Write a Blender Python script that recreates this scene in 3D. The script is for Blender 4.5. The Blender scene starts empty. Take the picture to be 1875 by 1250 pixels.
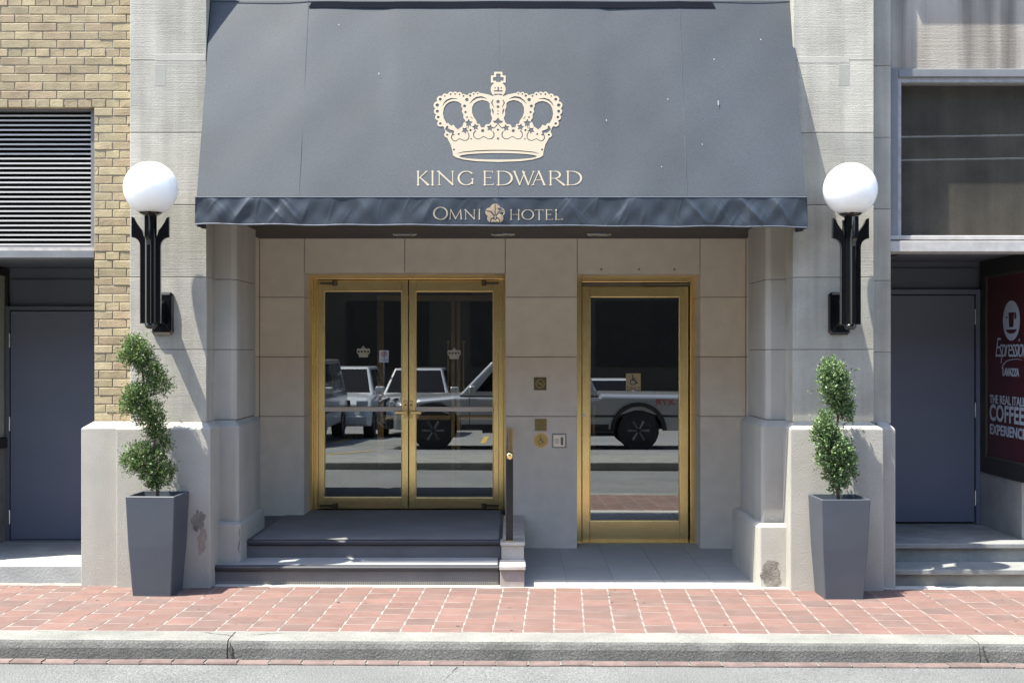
import bpy, math, random
import numpy as np
from mathutils import Vector, Matrix
random.seed(7); rng = np.random.default_rng(7)
sc = bpy.context.scene
C = sc.collection
R = math.radians

# ------------------------------------------------------------------ camera
F = 2300.0            # focal length in photo pixels (photo 1875 wide)
CAMH = 1.815
CD = 11.5             # camera distance to the recessed entrance wall
cam = bpy.data.cameras.new('camera'); co = bpy.data.objects.new('camera', cam); C.objects.link(co)
co.location = (0, -CD, CAMH); co.rotation_euler = (R(90), 0, 0)
cam.sensor_width = 36; cam.lens = 36 * F / 1875; cam.shift_y = 15 / 1875
cam.clip_start = 0.05; cam.clip_end = 500
sc.camera = co

# ------------------------------------------------------------------ light
SV = Vector((2.0, 1.0, -4.8)).normalized()
w = bpy.data.worlds.new('World'); sc.world = w; w.use_nodes = True
nt = w.node_tree; bg = nt.nodes['Background']
sky = nt.nodes.new('ShaderNodeTexSky'); sky.sky_type = 'NISHITA'; sky.sun_disc = False
sky.sun_elevation = math.asin(-SV.z); sky.sun_rotation = math.atan2(-SV.x, -SV.y)
nt.links.new(sky.outputs[0], bg.inputs[0]); bg.inputs[1].default_value = 0.15
sun = bpy.data.lights.new('sun', 'SUN'); sun.energy = 3.7; sun.angle = R(0.5); sun.color = (1, .965, .86)
so = bpy.data.objects.new('sun', sun); C.objects.link(so); so.rotation_euler = SV.to_track_quat('-Z', 'Y').to_euler(); so.location = (-6, -6, 14)
sc.view_settings.view_transform = 'Standard'; sc.view_settings.look = 'None'
sc.view_settings.exposure = 1.74; sc.view_settings.gamma = 1; sc.view_settings.use_curve_mapping = False

# ------------------------------------------------------------------ helpers
def X(px, D): return (px - 937.5) * D / F
def Z(py, D): return CAMH + (640 - py) * D / F
def Y(D): return D - CD

class MB:
    def __init__(s): s.v = []; s.f = []
    def add(s, vs, fs):
        n = len(s.v); s.v += [tuple(a) for a in vs]; s.f += [tuple(i + n for i in f) for f in fs]; return s
    def box(s, x0, x1, y0, y1, z0, z1):
        return s.add([(x0,y0,z0),(x1,y0,z0),(x1,y1,z0),(x0,y1,z0),(x0,y0,z1),(x1,y0,z1),(x1,y1,z1),(x0,y1,z1)],
                     [(0,3,2,1),(4,5,6,7),(0,1,5,4),(1,2,6,5),(2,3,7,6),(3,0,4,7)])
    def cbox(s, x0, x1, y0, y1, z0, z1, c=.004):   # box with chamfered front (-y) face
        return s.add([(x0,y0+c,z0),(x1,y0+c,z0),(x1,y0+c,z1),(x0,y0+c,z1),
                      (x0+c,y0,z0+c),(x1-c,y0,z0+c),(x1-c,y0,z1-c),(x0+c,y0,z1-c),
                      (x0,y1,z0),(x1,y1,z0),(x1,y1,z1),(x0,y1,z1)],
                     [(4,5,6,7),(0,1,5,4),(1,2,6,5),(2,3,7,6),(3,0,4,7),(0,8,9,1),(1,9,10,2),(2,10,11,3),(3,11,8,0),(8,11,10,9)])
    def prism(s, poly, axis, a, b):                # poly of 2D points extruded along axis a..b
        n = len(poly)
        def m(p, t):
            return (t, p[0], p[1]) if axis == 'x' else ((p[0], t, p[1]) if axis == 'y' else (p[0], p[1], t))
        vs = [m(p, a) for p in poly] + [m(p, b) for p in poly]
        fs = [tuple(range(n)), tuple(range(2*n-1, n-1, -1))] + [(i, (i+1) % n + 0, (i+1) % n + n, i + n) for i in range(n)]
        return s.add(vs, fs)
    def cyl(s, p0, p1, r0, r1=None, n=16, cap=True):
        r1 = r0 if r1 is None else r1
        p0 = Vector(p0); p1 = Vector(p1); d = (p1 - p0).normalized()
        u = d.orthogonal().normalized(); v = d.cross(u)
        vs = []
        for p, r in ((p0, r0), (p1, r1)):
            for i in range(n):
                a = 2*math.pi*i/n; vs.append(p + u*math.cos(a)*r + v*math.sin(a)*r)
        fs = [(i, (i+1) % n, (i+1) % n + n, i + n) for i in range(n)]
        if cap: fs += [tuple(range(n-1, -1, -1)), tuple(range(n, 2*n))]
        return s.add(vs, fs)
    def tube(s, pts, r, n=8):
        for a, b in zip(pts[:-1], pts[1:]): s.cyl(a, b, r, r, n)
        return s
    def lathe(s, prof, c, n=24):
        vs = []; m = len(prof)
        for r, z in prof:
            for i in range(n):
                a = 2*math.pi*i/n; vs.append((c[0]+r*math.cos(a), c[1]+r*math.sin(a), c[2]+z))
        fs = [(j*n+i, j*n+(i+1) % n, (j+1)*n+(i+1) % n, (j+1)*n+i) for j in range(m-1) for i in range(n)]
        return s.add(vs, fs)
    def mesh(s, name, off=(0,0,0), smooth=False):
        me = bpy.data.meshes.new(name)
        me.from_pydata([(a[0]-off[0], a[1]-off[1], a[2]-off[2]) for a in s.v], [], s.f)
        me.validate(); me.update()
        import bmesh
        bm = bmesh.new(); bm.from_mesh(me); bmesh.ops.recalc_face_normals(bm, faces=bm.faces); bm.to_mesh(me); bm.free()
        if smooth:
            for p in me.polygons: p.use_smooth = True
        return me

W = {}
def thing(name, label, cat, loc=(0,0,0), group=None):
    o = bpy.data.objects.new(name, None); C.objects.link(o); o.location = loc; o.empty_display_size = .1
    o['label'] = label; o['category'] = cat
    if group: o['group'] = group
    W[o.name] = Vector(loc); return o
def mk(name, mb, mat, parent=None, smooth=False, label=None, cat=None, kind=None, group=None, bevel=0, seg=2, flat=False):
    off = W[parent.name] if parent else Vector((0,0,0))
    if isinstance(mb, MB):
        if flat:
            me = bpy.data.meshes.new(name); me.from_pydata([tuple(Vector(a)-off) for a in mb.v], [], mb.f); me.update()
        else: me = mb.mesh(name, off, smooth)
    else: me = mb
    if mat: me.materials.append(mat)
    o = bpy.data.objects.new(name, me); C.objects.link(o)
    if parent: o.parent = parent
    W[o.name] = off
    if label: o['label'] = label
    if cat: o['category'] = cat
    if kind: o['kind'] = kind
    if group: o['group'] = group
    if bevel:
        b = o.modifiers.new('bevel', 'BEVEL'); b.width = bevel; b.segments = seg; b.limit_method = 'ANGLE'; b.angle_limit = R(35)
    return o
def B(*a): return MB().box(*a)

# ---- materials
KEEP = {'smooth_buff_stone','polished_brass','aged_brass','satin_metal','opal_globe','porch_travertine','blue_grey_door_paint','blue_grey_wall_paint','frosted_lens','pale_push_bar','charcoal_carpet','landing_carpet_blue','pale_bar','vestibule_brown'}
def mat(name, col, rough=.8, metal=0, var=.12, scale=4, bump=0, bscale=60, bdist=.002, rnd=0, hue=0, streak=0, tint=None, spec=.5, grain=0, lines=0, coat=0, stretch=None, coat_c=None):
    if name not in KEEP:
        col = tuple(q*.83 for q in col); tint = tuple(q*.83 for q in tint) if tint else None
    m = bpy.data.materials.new(name); m.use_nodes = True; t = m.node_tree; N = t.nodes; L = t.links
    b = N['Principled BSDF']; b.inputs['Roughness'].default_value = rough; b.inputs['Metallic'].default_value = metal
    b.inputs['Specular IOR Level'].default_value = spec
    if coat: b.inputs['Coat Weight'].default_value = coat; b.inputs['Coat Roughness'].default_value = .05
    g = N.new('ShaderNodeNewGeometry'); cur = None
    def noise(sc_, det=4, vec=None, ro=.55):
        n = N.new('ShaderNodeTexNoise'); n.inputs['Scale'].default_value = sc_; n.inputs['Detail'].default_value = det; n.inputs['Roughness'].default_value = ro
        if vec is None: L.new(g.outputs['Position'], n.inputs['Vector'])
        else:
            mp = N.new('ShaderNodeMapping'); mp.inputs['Scale'].default_value = vec; L.new(g.outputs['Position'], mp.inputs['Vector']); L.new(mp.outputs[0], n.inputs['Vector'])
        return n.outputs['Fac']
    def ramp(f, lo, hi, a, c):
        r = N.new('ShaderNodeMapRange'); r.inputs['From Min'].default_value = lo; r.inputs['From Max'].default_value = hi
        r.inputs['To Min'].default_value = a; r.inputs['To Max'].default_value = c; L.new(f, r.inputs['Value']); return r.outputs[0]
    def mul(a, bb):
        k = N.new('ShaderNodeMath'); k.operation = 'MULTIPLY'
        for i, s_ in enumerate((a, bb)):
            if isinstance(s_, (int, float)): k.inputs[i].default_value = s_
            else: L.new(s_, k.inputs[i])
        return k.outputs[0]
    val = ramp(noise(scale, 5, stretch), .3, .7, 1-var, 1+var)
    if grain: val = mul(val, ramp(noise(bscale*1.7, 2), .3, .7, 1-grain, 1+grain))
    if streak: val = mul(val, ramp(noise(1, 4, (7, 7, .35)), .35, .65, 1-streak, 1+streak*.5))
    if rnd:
        oi = N.new('ShaderNodeObjectInfo'); val = mul(val, ramp(oi.outputs['Random'], 0, 1, 1-rnd, 1+rnd))
    mix = N.new('ShaderNodeMix'); mix.data_type = 'RGBA'; mix.inputs[6].default_value = (*col, 1); mix.inputs[7].default_value = (*(tint or col), 1)
    if tint:
        if rnd:
            k = N.new('ShaderNodeMath'); k.operation = 'MULTIPLY'; L.new(oi.outputs['Random'], k.inputs[0]); k.inputs[1].default_value = 7.31
            k2 = N.new('ShaderNodeMath'); k2.operation = 'FRACT'; L.new(k.outputs[0], k2.inputs[0]); L.new(ramp(k2.outputs[0], .45, 1, 0, 1), mix.inputs[0])
        else: L.new(ramp(noise(scale*.45, 6), .42, .62, 0, 1), mix.inputs[0])
    else: mix.inputs[0].default_value = 0
    vm = N.new('ShaderNodeVectorMath'); vm.operation = 'SCALE'; L.new(mix.outputs[2], vm.inputs[0]); L.new(val, vm.inputs['Scale'])
    L.new(vm.outputs[0], b.inputs['Base Color'])
    if bump:
        bp = N.new('ShaderNodeBump'); bp.inputs['Strength'].default_value = bump; bp.inputs['Distance'].default_value = bdist
        h = noise(bscale, 4, None, .65)
        if lines:
            h2 = noise(1, 2, (2.5, 2.5, lines)); ad = N.new('ShaderNodeMath'); ad.operation = 'ADD'; L.new(h, ad.inputs[0]); L.new(mul(h2, .55), ad.inputs[1]); h = ad.outputs[0]
        L.new(h, bp.inputs['Height']); L.new(bp.outputs[0], b.inputs['Normal'])
    return m
def glass(name, refl=.38, tint=(.30,.31,.30), rough=0.0):
    m = bpy.data.materials.new(name); m.use_nodes = True; t = m.node_tree; N = t.nodes; L = t.links
    N.remove(N['Principled BSDF']); out = N['Material Output']
    gl = N.new('ShaderNodeBsdfGlossy'); gl.inputs['Roughness'].default_value = rough; gl.inputs['Color'].default_value = (.95,.98,.97,1)
    tr = N.new('ShaderNodeBsdfTransparent'); tr.inputs['Color'].default_value = (*tint, 1)
    mx = N.new('ShaderNodeMixShader'); mx.inputs[0].default_value = refl
    L.new(tr.outputs[0], mx.inputs[1]); L.new(gl.outputs[0], mx.inputs[2]); L.new(mx.outputs[0], out.inputs[0])
    return m

M = {}
M['stone'] = mat('limestone', (.475,.445,.38), .85, var=.15, scale=3.2, bump=.8, bscale=110, bdist=.004, streak=.17, rnd=.05, grain=.10, lines=150, tint=(.40,.385,.335))
M['pale'] = mat('limestone_light', (.505,.475,.415), .85, var=.08, scale=3, bump=.5, bscale=70, bdist=.003, streak=.07, grain=.04)
M['plinth'] = mat('plinth_render', (.475,.452,.398), .9, var=.09, scale=2.5, bump=1, bscale=130, bdist=.006, grain=.06, streak=.05)
M['recess'] = mat('smooth_buff_stone', (.70,.625,.515), .7, var=.06, scale=7, bump=.35, bscale=120, bdist=.002, rnd=.06, grain=.08)
M['joint'] = mat('dark_joint', (.12,.09,.075), .9)
M['chip'] = mat('broken_stone', (.25,.23,.20), .95, var=.35, scale=12, bump=1, bscale=60, bdist=.012)
M['chip2'] = mat('broken_stone_brown', (.36,.30,.25), .95, var=.2, scale=12, bump=1, bscale=60, bdist=.008)
M['brick'] = mat('yellow_brick', (.46,.375,.225), .85, var=.18, scale=9, bump=1, bscale=90, bdist=.005, rnd=.13, tint=(.44,.33,.205), grain=.10)
M['mortar'] = mat('mortar', (.36,.32,.26), .95, var=.3, bump=.6, bscale=90)
M['paver'] = mat('red_paver', (.205,.118,.097), .85, var=.12, scale=6, bump=.5, bscale=90, bdist=.002, rnd=.09, tint=(.165,.108,.092), grain=.10)
M['sand'] = mat('pale_joint_mortar', (.27,.25,.225), .95, var=.3, scale=14, bump=.4)
M['kerb'] = mat('kerb_concrete', (.245,.24,.215), .9, var=.22, scale=3, bump=1, bscale=60, bdist=.008, grain=.2)
M['asphalt'] = mat('old_asphalt', (.175,.178,.172), .9, var=.14, scale=1.5, bump=1, bscale=62, bdist=.012, grain=.5)
M['lot'] = mat('lot_asphalt', (.20,.20,.195), .9, var=.15, scale=.8, bump=.6, bscale=90, bdist=.005, grain=.2)
M['crack'] = mat('crack', (.05,.045,.04), 1)
M['yellow'] = mat('yellow_paint', (.55,.36,.06), .8, var=.25, scale=9)
M['awning'] = mat('awning_canvas', (.041,.050,.060), .6, var=.18, scale=1.3, bump=.4, bscale=90, bdist=.0015, grain=.30, spec=.55)
M['dropping'] = mat('pale_speck', (.5,.5,.48), .9)
M['valance'] = mat('valance_canvas', (.036,.046,.060), .42, var=.08, scale=4, bump=.15, bscale=200, bdist=.001, spec=.6)
M['dark'] = mat('matt_dark', (.012,.014,.02), 1, spec=.05)
M['gold'] = mat('gold_print', (.42,.355,.26), .6, var=.03)
M['seam'] = mat('seam_thread', (.10,.115,.14), .7)
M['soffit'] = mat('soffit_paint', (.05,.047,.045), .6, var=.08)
M['chrome'] = mat('satin_metal', (.75,.74,.72), .25, 1, var=.03)
M['lens'] = mat('frosted_lens', (.7,.7,.68), .4)
M['black'] = mat('gloss_black', (.006,.006,.008), .14, var=.05, spec=.6, coat=.5)
M['blackmatt'] = mat('matt_black', (.012,.012,.013), .6)
M['globe'] = mat('opal_globe', (.86,.86,.85), .12, var=.01, spec=.4)
_b = M['globe'].node_tree.nodes['Principled BSDF']; _b.inputs['Subsurface Weight'].default_value = 1; _b.inputs['Subsurface Radius'].default_value = (1, 1, 1); _b.inputs['Subsurface Scale'].default_value = .16
M['brass'] = mat('polished_brass', (1.0,.73,.32), .23, 1, var=.08, scale=6, bump=.05, bscale=9, bdist=.004)
M['brass_d'] = mat('aged_brass', (.85,.63,.30), .38, 1, var=.14, scale=10)
M['steel'] = mat('pale_bar', (.80,.74,.66), .3, .7, var=.03)
M['pushbar'] = mat('pale_push_bar', (.80,.74,.66), .4, .05, var=.03)
M['glass'] = glass('door_glass', .27, (.5,.48,.45))
M['glass_u'] = glass('window_glass', .14, (.8,.8,.78), .0)
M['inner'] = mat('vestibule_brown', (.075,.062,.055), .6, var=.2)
M['innerred'] = mat('vestibule_red', (.13,.02,.02), .7)
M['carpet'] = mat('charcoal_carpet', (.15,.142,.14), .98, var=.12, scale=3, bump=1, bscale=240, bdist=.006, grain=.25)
M['nosing'] = mat('rubber_nosing', (.034,.035,.042), .5, var=.1)
M['marble'] = mat('cheek_marble', (.52,.49,.45), .5, var=.12, scale=7, bump=.1, tint=(.44,.40,.35))
M['slab'] = mat('porch_travertine', (.33,.335,.325), .6, var=.10, scale=4, bump=.4, bscale=18, bdist=.003, rnd=.05, stretch=(2,9,2))
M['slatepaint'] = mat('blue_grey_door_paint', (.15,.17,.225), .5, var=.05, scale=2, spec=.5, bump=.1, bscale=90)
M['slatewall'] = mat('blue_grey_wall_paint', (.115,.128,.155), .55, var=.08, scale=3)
M['planter'] = mat('slate_plastic', (.076,.088,.107), .5, var=.10, scale=3, bump=.15, bscale=200)
M['soil'] = mat('potting_soil', (.02,.014,.010), 1, var=.4, scale=40, bump=1, bscale=60, bdist=.02)
M['bark'] = mat('bark', (.13,.085,.055), .9, var=.2, scale=30, bump=.6)
M['louver'] = mat('louver_aluminium', (.62,.60,.57), .5, .0, var=.06)
M['louvershade'] = mat('louver_shade', (.01,.009,.008), .9)
M['greymetal'] = mat('grey_painted_steel', (.23,.235,.245), .5, var=.12, scale=5, bump=.1)
M['whiteflake'] = mat('flaking_white_paint', (.55,.50,.46), .8, var=.25, scale=14, bump=.8, bscale=30)
M['step'] = mat('weathered_step', (.27,.275,.26), .85, var=.22, scale=4, bump=.7, bscale=50, bdist=.005, grain=.1)
M['steelight'] = mat('concrete_slab', (.38,.385,.37), .85, var=.18, scale=4, bump=.7, bscale=50, bdist=.005, grain=.1)
M['red'] = mat('dark_red_vinyl', (.09,.012,.015), .35, var=.05)
M['print'] = mat('pale_print', (.58,.66,.74), .6, var=.02)
M['darkframe'] = mat('dark_bronze_frame', (.035,.032,.028), .45)
M['olive'] = mat('olive_frame', (.12,.115,.085), .45, .3)
M['panelglass'] = mat('pale_panel', (.55,.60,.50), .3, var=.1)
M['plaque'] = mat('brass_plaque', (.36,.28,.12), .42, .8, var=.06)
M['plaqued'] = mat('dark_plaque', (.16,.13,.07), .5, .6)
M['signyellow'] = mat('sign_cream', (.62,.50,.27), .5)
M['signblue'] = mat('sign_blue', (.03,.10,.22), .5)
M['signwhite'] = mat('sign_white', (.7,.7,.7), .4)
M['signred'] = mat('sign_red', (.5,.02,.02), .4)
M['decal'] = mat('frosted_decal', (.62,.63,.55), .6)
M['car_silver'] = mat('silver_paint', (.40,.41,.42), .3, .5, var=.02, coat=.5)
M['car_white'] = mat('white_paint', (.50,.51,.52), .3, .0, var=.02, coat=.6)
M['car_grey'] = mat('grey_paint', (.36,.37,.39), .28, .6, var=.02, coat=.8)
M['carglass'] = mat('car_window', (.006,.006,.007), .15, var=.0, spec=.10)
M['tyre'] = mat('tyre', (.015,.015,.015), .8)
M['rim'] = mat('alloy_rim', (.16,.16,.16), .35, .8)
M['rimdark'] = mat('dark_rim', (.03,.03,.03), .4, .5)
M['lamp'] = mat('headlamp', (.6,.62,.64), .12, .3)
M['taillamp'] = mat('tail_lamp', (.4,.02,.02), .25)
M['opp'] = mat('opposite_brown_wall', (.065,.052,.040), .9, spec=.1, var=.2, scale=.4)
M['opp2'] = mat('opposite_dark_glass', (.03,.026,.022), .6, spec=.1)
M['hotelmass'] = mat('hotel_stone', (.36,.34,.30), .85, var=.1, bump=.3)
M['dirtyconc'] = mat('stained_concrete', (.46,.43,.38), .9, var=.08, scale=2, bump=.9, bscale=80, bdist=.004, lines=60, streak=.45, tint=(.36,.32,.27))

def foliage_mat(name, c1, c2):
    m = bpy.data.materials.new(name); m.use_nodes = True; t = m.node_tree; N = t.nodes; L = t.links
    b = N['Principled BSDF']; b.inputs['Roughness'].default_value = .45
    g = N.new('ShaderNodeNewGeometry'); mx = N.new('ShaderNodeMix'); mx.data_type = 'RGBA'
    mx.inputs[6].default_value = (*c1, 1); mx.inputs[7].default_value = (*c2, 1)
    L.new(g.outputs['Random Per Island'], mx.inputs[0]); L.new(mx.outputs[2], b.inputs['Base Color'])
    tl = N.new('ShaderNodeBsdfTranslucent'); L.new(mx.outputs[2], tl.inputs['Color'])
    ms = N.new('ShaderNodeMixShader'); ms.inputs[0].default_value = .3
    L.new(b.outputs[0], ms.inputs[1]); L.new(tl.outputs[0], ms.inputs[2]); L.new(ms.outputs[0], N['Material Output'].inputs[0])
    return m
M['leafL'] = foliage_mat('conifer_leaves', (.028,.062,.02), (.20,.30,.085))
M['leafR'] = foliage_mat('boxwood_leaves', (.04,.085,.028), (.27,.39,.16))

# ---- signed distance flat shapes (prints, decals)
def d_seg(PX, PY, x0, y0, x1, y1, r0, r1=None):
    r1 = r0 if r1 is None else r1
    dx, dy = x1-x0, y1-y0; L2 = dx*dx+dy*dy+1e-9
    t = np.clip(((PX-x0)*dx+(PY-y0)*dy)/L2, 0, 1)
    return np.hypot(PX-x0-t*dx, PY-y0-t*dy) - (r0+(r1-r0)*t)
def d_circ(PX, PY, x, y, r): return np.hypot(PX-x, PY-y)-r
def d_ell(PX, PY, x, y, rx, ry): return (np.hypot((PX-x)/rx, (PY-y)/ry)-1)*min(rx, ry)
def d_box(PX, PY, x0, x1, y0, y1):
    return np.maximum(np.maximum(x0-PX, PX-x1), np.maximum(y0-PY, PY-y1))
def d_poly(PX, PY, pts):
    d = np.full(PX.shape, 1e9); ins = np.zeros(PX.shape, bool); n = len(pts)
    for i in range(n):
        x0, y0 = pts[i]; x1, y1 = pts[(i+1) % n]
        d = np.minimum(d, d_seg(PX, PY, x0, y0, x1, y1, 0))
        if y0 != y1:
            c = ((y0 > PY) != (y1 > PY)) & (PX < (x1-x0)*(PY-y0)/(y1-y0)+x0); ins ^= c
    return np.where(ins, -d, d)
def d_path(PX, PY, pts, ws):
    d = np.full(PX.shape, 1e9)
    if not hasattr(ws, '__len__'): ws = [ws]*len(pts)
    for i in range(len(pts)-1): d = np.minimum(d, d_seg(PX, PY, *pts[i], *pts[i+1], ws[i], ws[i+1]))
    return d
def arc(cx, cy, rx, ry, a0, a1, n=14):
    return [(cx+rx*math.cos(R(a0+(a1-a0)*i/n)), cy+ry*math.sin(R(a0+(a1-a0)*i/n))) for i in range(n+1)]
def sdf_mb(fn, x0, x1, y0, y1, h, mp, mb=None):
    mb = mb or MB()
    xs = np.arange(x0, x1+h, h); ys = np.arange(y0, y1+h, h); PX, PY = np.meshgrid(xs, ys)
    D = fn(PX, PY); I = D < 0
    for j in range(len(ys)-1):
        full = I[j, :-1] & I[j, 1:] & I[j+1, :-1] & I[j+1, 1:]; anyc = I[j, :-1] | I[j, 1:] | I[j+1, :-1] | I[j+1, 1:]
        i = 0
        idx = np.nonzero(anyc)[0]
        if not len(idx): continue
        i = idx[0]; end = idx[-1]+1
        while i < end:
            if full[i]:
                k = i
                while k < end and full[k]: k += 1
                mb.add([mp(xs[i], ys[j]), mp(xs[k], ys[j]), mp(xs[k], ys[j+1]), mp(xs[i], ys[j+1])], [(0,1,2,3)]); i = k; continue
            if anyc[i]:
                cs = [(i, j), (i+1, j), (i+1, j+1), (i, j+1)]; pl = []
                for q in range(4):
                    a = cs[q]; b = cs[(q+1) % 4]; da = D[a[1], a[0]]; db = D[b[1], b[0]]
                    if da < 0: pl.append((xs[a[0]], ys[a[1]]))
                    if (da < 0) != (db < 0):
                        t = da/(da-db); pl.append((xs[a[0]]+t*(xs[b[0]]-xs[a[0]]), ys[a[1]]+t*(ys[b[1]]-ys[a[1]])))
                if len(pl) > 2: mb.add([mp(*p) for p in pl], [tuple(range(len(pl)))])
            i += 1
    return mb
# serif capitals, unit box x 0..1, y 0 (top) .. 1 (bottom); returns list of strokes
TH, TN, SE = .062, .028, .016
def serif(x, y, w=.11, asp=1): return ('p', [(x-w, y), (x+w, y)], SE)
def letter(ch, asp):
    # asp = width/height; x coordinates are multiplied by asp afterwards
    a = 1/asp
    V = lambda x, t, y0=0.0, y1=1.0: ('p', [(x, y0), (x, y1)], t)
    sw = .10*a
    def S(x, y): return ('p', [(x-sw, y), (x+sw, y)], SE)
    if ch == 'I': return [V(.5, TH*.8), S(.5, .015), S(.5, .985)]
    if ch == 'K': return [V(.16, TH*.75), S(.16, .015), S(.16, .985), ('p', [(.80,.02),(.2,.53)], TN), ('p', [(.30,.45),(.92,.98)], [TN, TH]), S(.78, .015), S(.90, .985)]
    if ch == 'N': return [V(.14, TN), V(.86, TN), ('p', [(.1,.02),(.86,.97)], TH*.8), S(.08,.015), S(.14,.985), S(.86,.015)]
    if ch == 'G': return [('r', .52, .5, .46, .49, 40, 315), V(.90, TH*.6, .55, .9), S(.88, .56)]
    if ch == 'E': return [V(.2, TH*.75), ('p', [(.08,.015),(.86,.015)], SE*1.1), ('p', [(.08,.985),(.92,.985)], SE*1.1), ('p', [(.2,.48),(.72,.48)], SE*1.1), ('p',[(.86,.0),(.86,.12)],SE), ('p',[(.92,.87),(.93,1.)],SE), ('p',[(.72,.42),(.72,.55)],SE)]
    if ch == 'D': return [V(.16, TH*.75), ('p', [(.04,.015),(.45,.015)], SE*1.1), ('p', [(.04,.985),(.45,.985)], SE*1.1), ('r', .40, .5, .56, .485, -90, 90)]
    if ch == 'W': return [('p', [(.08,.02),(.32,.97)], [TH*.8, TH*.7]), ('p', [(.54,.05),(.32,.97)], TN), ('p', [(.46,.02),(.70,.97)], [TH*.8, TH*.7]), ('p', [(.93,.02),(.70,.97)], TN), S(.08,.015), S(.93,.015)]
    if ch == 'A': return [('p', [(.52,.0),(.14,.98)], TN), ('p', [(.50,.0),(.86,.98)], TH*.8), ('p', [(.27,.64),(.73,.64)], SE*1.1), S(.13,.985), S(.87,.985)]
    if ch == 'R': return [V(.16, TH*.75), S(.14,.015), S(.16,.985), ('p',[(.16,.015),(.45,.015)],SE*1.1), ('r', .42, .26, .30, .25, -90, 90), ('p',[(.16,.51),(.45,.51)],SE*1.1), ('p', [(.45,.51),(.97,.99)], [TN, TH])]
    if ch == 'O': return [('r', .5, .5, .46, .485, 0, 360)]
    if ch == 'M': return [('p', [(.14,.02),(.08,.98)], TN), ('p', [(.14,.02),(.5,.95)], TH*.75), ('p', [(.86,.02),(.5,.95)], TN), ('p', [(.86,.02),(.92,.98)], TH*.75), S(.08,.985), S(.92,.985)]
    if ch == 'H': return [V(.15, TH*.75), V(.85, TH*.75), ('p', [(.15,.48),(.85,.48)], SE*1.1), S(.15,.015), S(.15,.985), S(.85,.015), S(.85,.985)]
    if ch == 'T': return [V(.5, TH*.75), ('p', [(.03,.015),(.97,.015)], SE*1.2), S(.5,.985), ('p',[(.03,.0),(.03,.12)],SE), ('p',[(.97,.0),(.97,.12)],SE)]
    if ch == 'L': return [V(.22, TH*.75), S(.22,.015), ('p', [(.1,.985),(.95,.985)], SE*1.1), ('p',[(.95,.86),(.96,1.)],SE)]
def letter_mb(ch, x0, x1, y0, y1, mp, mb, h=1.6, bold=1.15):
    H = y1-y0; Wd = x1-x0; st = letter(ch, Wd/H)
    def fn(PX, PY):
        d = np.full(PX.shape, 1e9)
        for s in st:
            if s[0] == 'p':
                ws = s[2] if hasattr(s[2], '__len__') else [s[2]]*len(s[1])
                d = np.minimum(d, d_path(PX, PY, [(x0+p[0]*Wd, y0+p[1]*H) for p in s[1]], [q*H*bold for q in ws]))
            else:
                _, cx, cy, rx, ry, a0, a1 = s; n = 26; pts = arc(x0+cx*Wd, y0+cy*H, rx*Wd, ry*H, a0, a1, n)
                ws = [(TN*.8+(TH-TN*.8)*abs(math.cos(R(a0+(a1-a0)*i/n)))**1.4)*H*bold for i in range(n+1)]
                d = np.minimum(d, d_path(PX, PY, pts, ws))
        return d
    return sdf_mb(fn, x0-8, x1+8, y0-5, y1+6, h, mp, mb)
def text_obj(name, body, size, m, parent, mtx, align='LEFT', sx=1, sp=1, offset=0, shear=0):
    cu = bpy.data.curves.new(name, 'FONT'); cu.body = body; cu.size = size; cu.align_x = align; cu.space_character = sp; cu.offset = offset; cu.shear = shear
    cu.extrude = .0006; cu.resolution_u = 3
    o = bpy.data.objects.new('tmp', cu); C.objects.link(o); dg = bpy.context.evaluated_depsgraph_get(); dg.update()
    me = bpy.data.meshes.new_from_object(o.evaluated_get(dg)); bpy.data.objects.remove(o)
    me.transform(Matrix.Diagonal((sx, 1, 1, 1))); me.transform(mtx)
    off = W[parent.name]; me.transform(Matrix.Translation(-off)); me.materials.clear(); me.materials.append(m); me.name = name
    t = bpy.data.objects.new(name, me); C.objects.link(t); t.parent = parent; W[t.name] = off
    return t
def frame_mtx(origin, ux, uy):
    ux = Vector(ux).normalized(); uy = Vector(uy).normalized(); uz = ux.cross(uy)
    m = Matrix.Identity(4)
    for i in range(3): m[i][0] = ux[i]; m[i][1] = uy[i]; m[i][2] = uz[i]; m[i][3] = origin[i]
    return m

# ================================================================== SETTING: ground
GX = -.0045
def gz(x): return GX*max(-6, min(6, x))
KIN, KOUT = Y(8.07), Y(7.83)       # kerb inner and outer edge
def strip(x0, x1, y0, y1, z, n=40, dz=0):
    mb = MB(); vs = []; fs = []
    for i in range(n+1):
        x = x0+(x1-x0)*i/n
        vs += [(x, y0, z+gz(x)), (x, y1, z+gz(x)+dz)]
    for i in range(n): fs.append((2*i, 2*i+2, 2*i+3, 2*i+1))
    return mb.add(vs, fs)
mk('ground', strip(-150, 150, -150, 60, -3.2, 2), M['lot'], kind='structure', flat=True)
road = mk('road', strip(-150, 150, -7.9, Y(7.82), -.128, 150), M['asphalt'], kind='structure', flat=True)
W['road'] = Vector((0,0,0))
pav = mk('pavement', strip(-150, 150, KIN-.01, Y(12.0), -.0014, 150), M['sand'], kind='structure', flat=True)
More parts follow.
